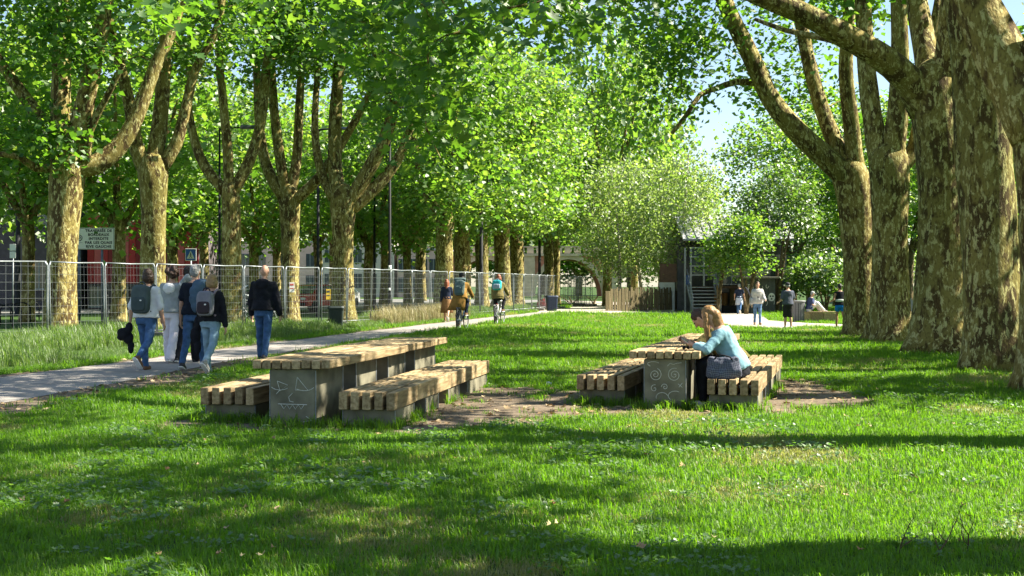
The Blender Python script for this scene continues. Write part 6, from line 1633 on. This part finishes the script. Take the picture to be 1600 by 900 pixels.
# ================================================================== FALLEN LEAVES AND TWIGS
def dead_leaf(seed):
    r = random.Random(seed); s = 0.055
    bm = bmesh.new(); vs_ = [bm.verts.new((STAR[i][0] * s * r.uniform(.7, 1.2), (STAR[i][1] - .4) * s, 0.012 + abs(STAR[i][0]) * s * r.uniform(.2, .8) + r.uniform(0, .008))) for i in range(13)]
    for i in range(1, 13): bm.faces.new((vs_[0], vs_[i], vs_[i + 1 if i < 12 else 1]))
    me = bpy.data.meshes.new('fallen_leaf'); bm.to_mesh(me); bm.free(); return me
Mdl = [plain(c_, 0.85, 0, 0.25, 30) for c_ in ((0.36, 0.24, 0.12), (0.46, 0.34, 0.19), (0.28, 0.15, 0.07), (0.50, 0.42, 0.22))]
dls = []
for i in range(4): me = dead_leaf(i); me.materials.append(Mdl[i]); dls.append(me)
rr_ = random.Random(12)
for i in range(90):
    y = rr_.uniform(6.5, 13.5) if i < 60 else rr_.uniform(12, 18); x = rr_.uniform(-.42, .42) * y
    if not bool(lawn_ok(np.array([x]), np.array([y]))[0]): continue
    o = link('fallen_leaf', dls[i % 4]); sc_ = rr_.uniform(0.5, 1.05); o.scale = (sc_, sc_, sc_); o.location = (x, y, 0.030 if float(dirt_mask(np.array([x]), np.array([y]))[0]) < 0 else 0.004); o.rotation_euler = (rr_.uniform(-.5, .5), rr_.uniform(-.5, .5), rr_.uniform(0, 6.28))
    tag(o, 'dry brown leaf fallen on the lawn', 'fallen leaf', 'dry leaves fallen on the lawn')
n = 5200; x = rg.uniform(-8, 4.6, n); y = rg.uniform(12, 30, n); dm = dirt_mask(x, y); k = (dm > -0.12) & lawn_ok(x, y); x, y = x[k], y[k]
C_ = np.stack([x, y, np.full(len(x), 0.022)], 1)
o = link('leaf_litter', leaves_mesh('leaf_litter', C_, 0.06, rg, 1.6, True, 0.5, 0.5), leaf_mat('litter_leaf', [(0.20, 0.12, 0.06), (0.34, 0.24, 0.13), (0.46, 0.36, 0.22)], [(0.2, 0.12, 0.05)] * 3, 0.05, 0.1)); tag(o, 'brown leaf litter on the bare earth', 'leaf litter', None, 'stuff')
# bare twigs sticking out of the grass, bottom right
def twig(px, py, seed, label):
    r = random.Random(seed); q = gp(px, py); mb = MB()
    def br(p, d_, ln, rad, lev):
        pts = [p]; 
        for i in range(4): d_ = (d_ + Vector((r.gauss(0, .22), r.gauss(0, .22), r.gauss(0.03, .12)))).normalized(); pts.append(pts[-1] + d_ * ln / 4)
        mb.tube(pts, [rad, rad * .85, rad * .7, rad * .5, rad * .3], 5)
        if lev:
            for i in (1, 2, 3): br(pts[i], (d_ + Vector((r.gauss(0, .8), r.gauss(0, .6), r.gauss(.1, .4)))).normalized(), ln * .55, rad * .6, lev - 1)
    br(Vector((0, 0, -.02)), Vector((r.uniform(-.4, .4), 0, 1)), 0.24, .005, 2)
    o = mb.build('dead_twig', plain((.09, .05, .03), .9), None, True); o.location = q; tag(o, label, 'twig', 'dead twigs at the lower right')
twig(1405, 868, 1, 'small dead twig in the grass, left of the branching one'); twig(1462, 872, 2, 'branching dead twig standing in the lower right grass'); twig(1510, 862, 5, 'dead twig nearest the right edge in the lower right grass')
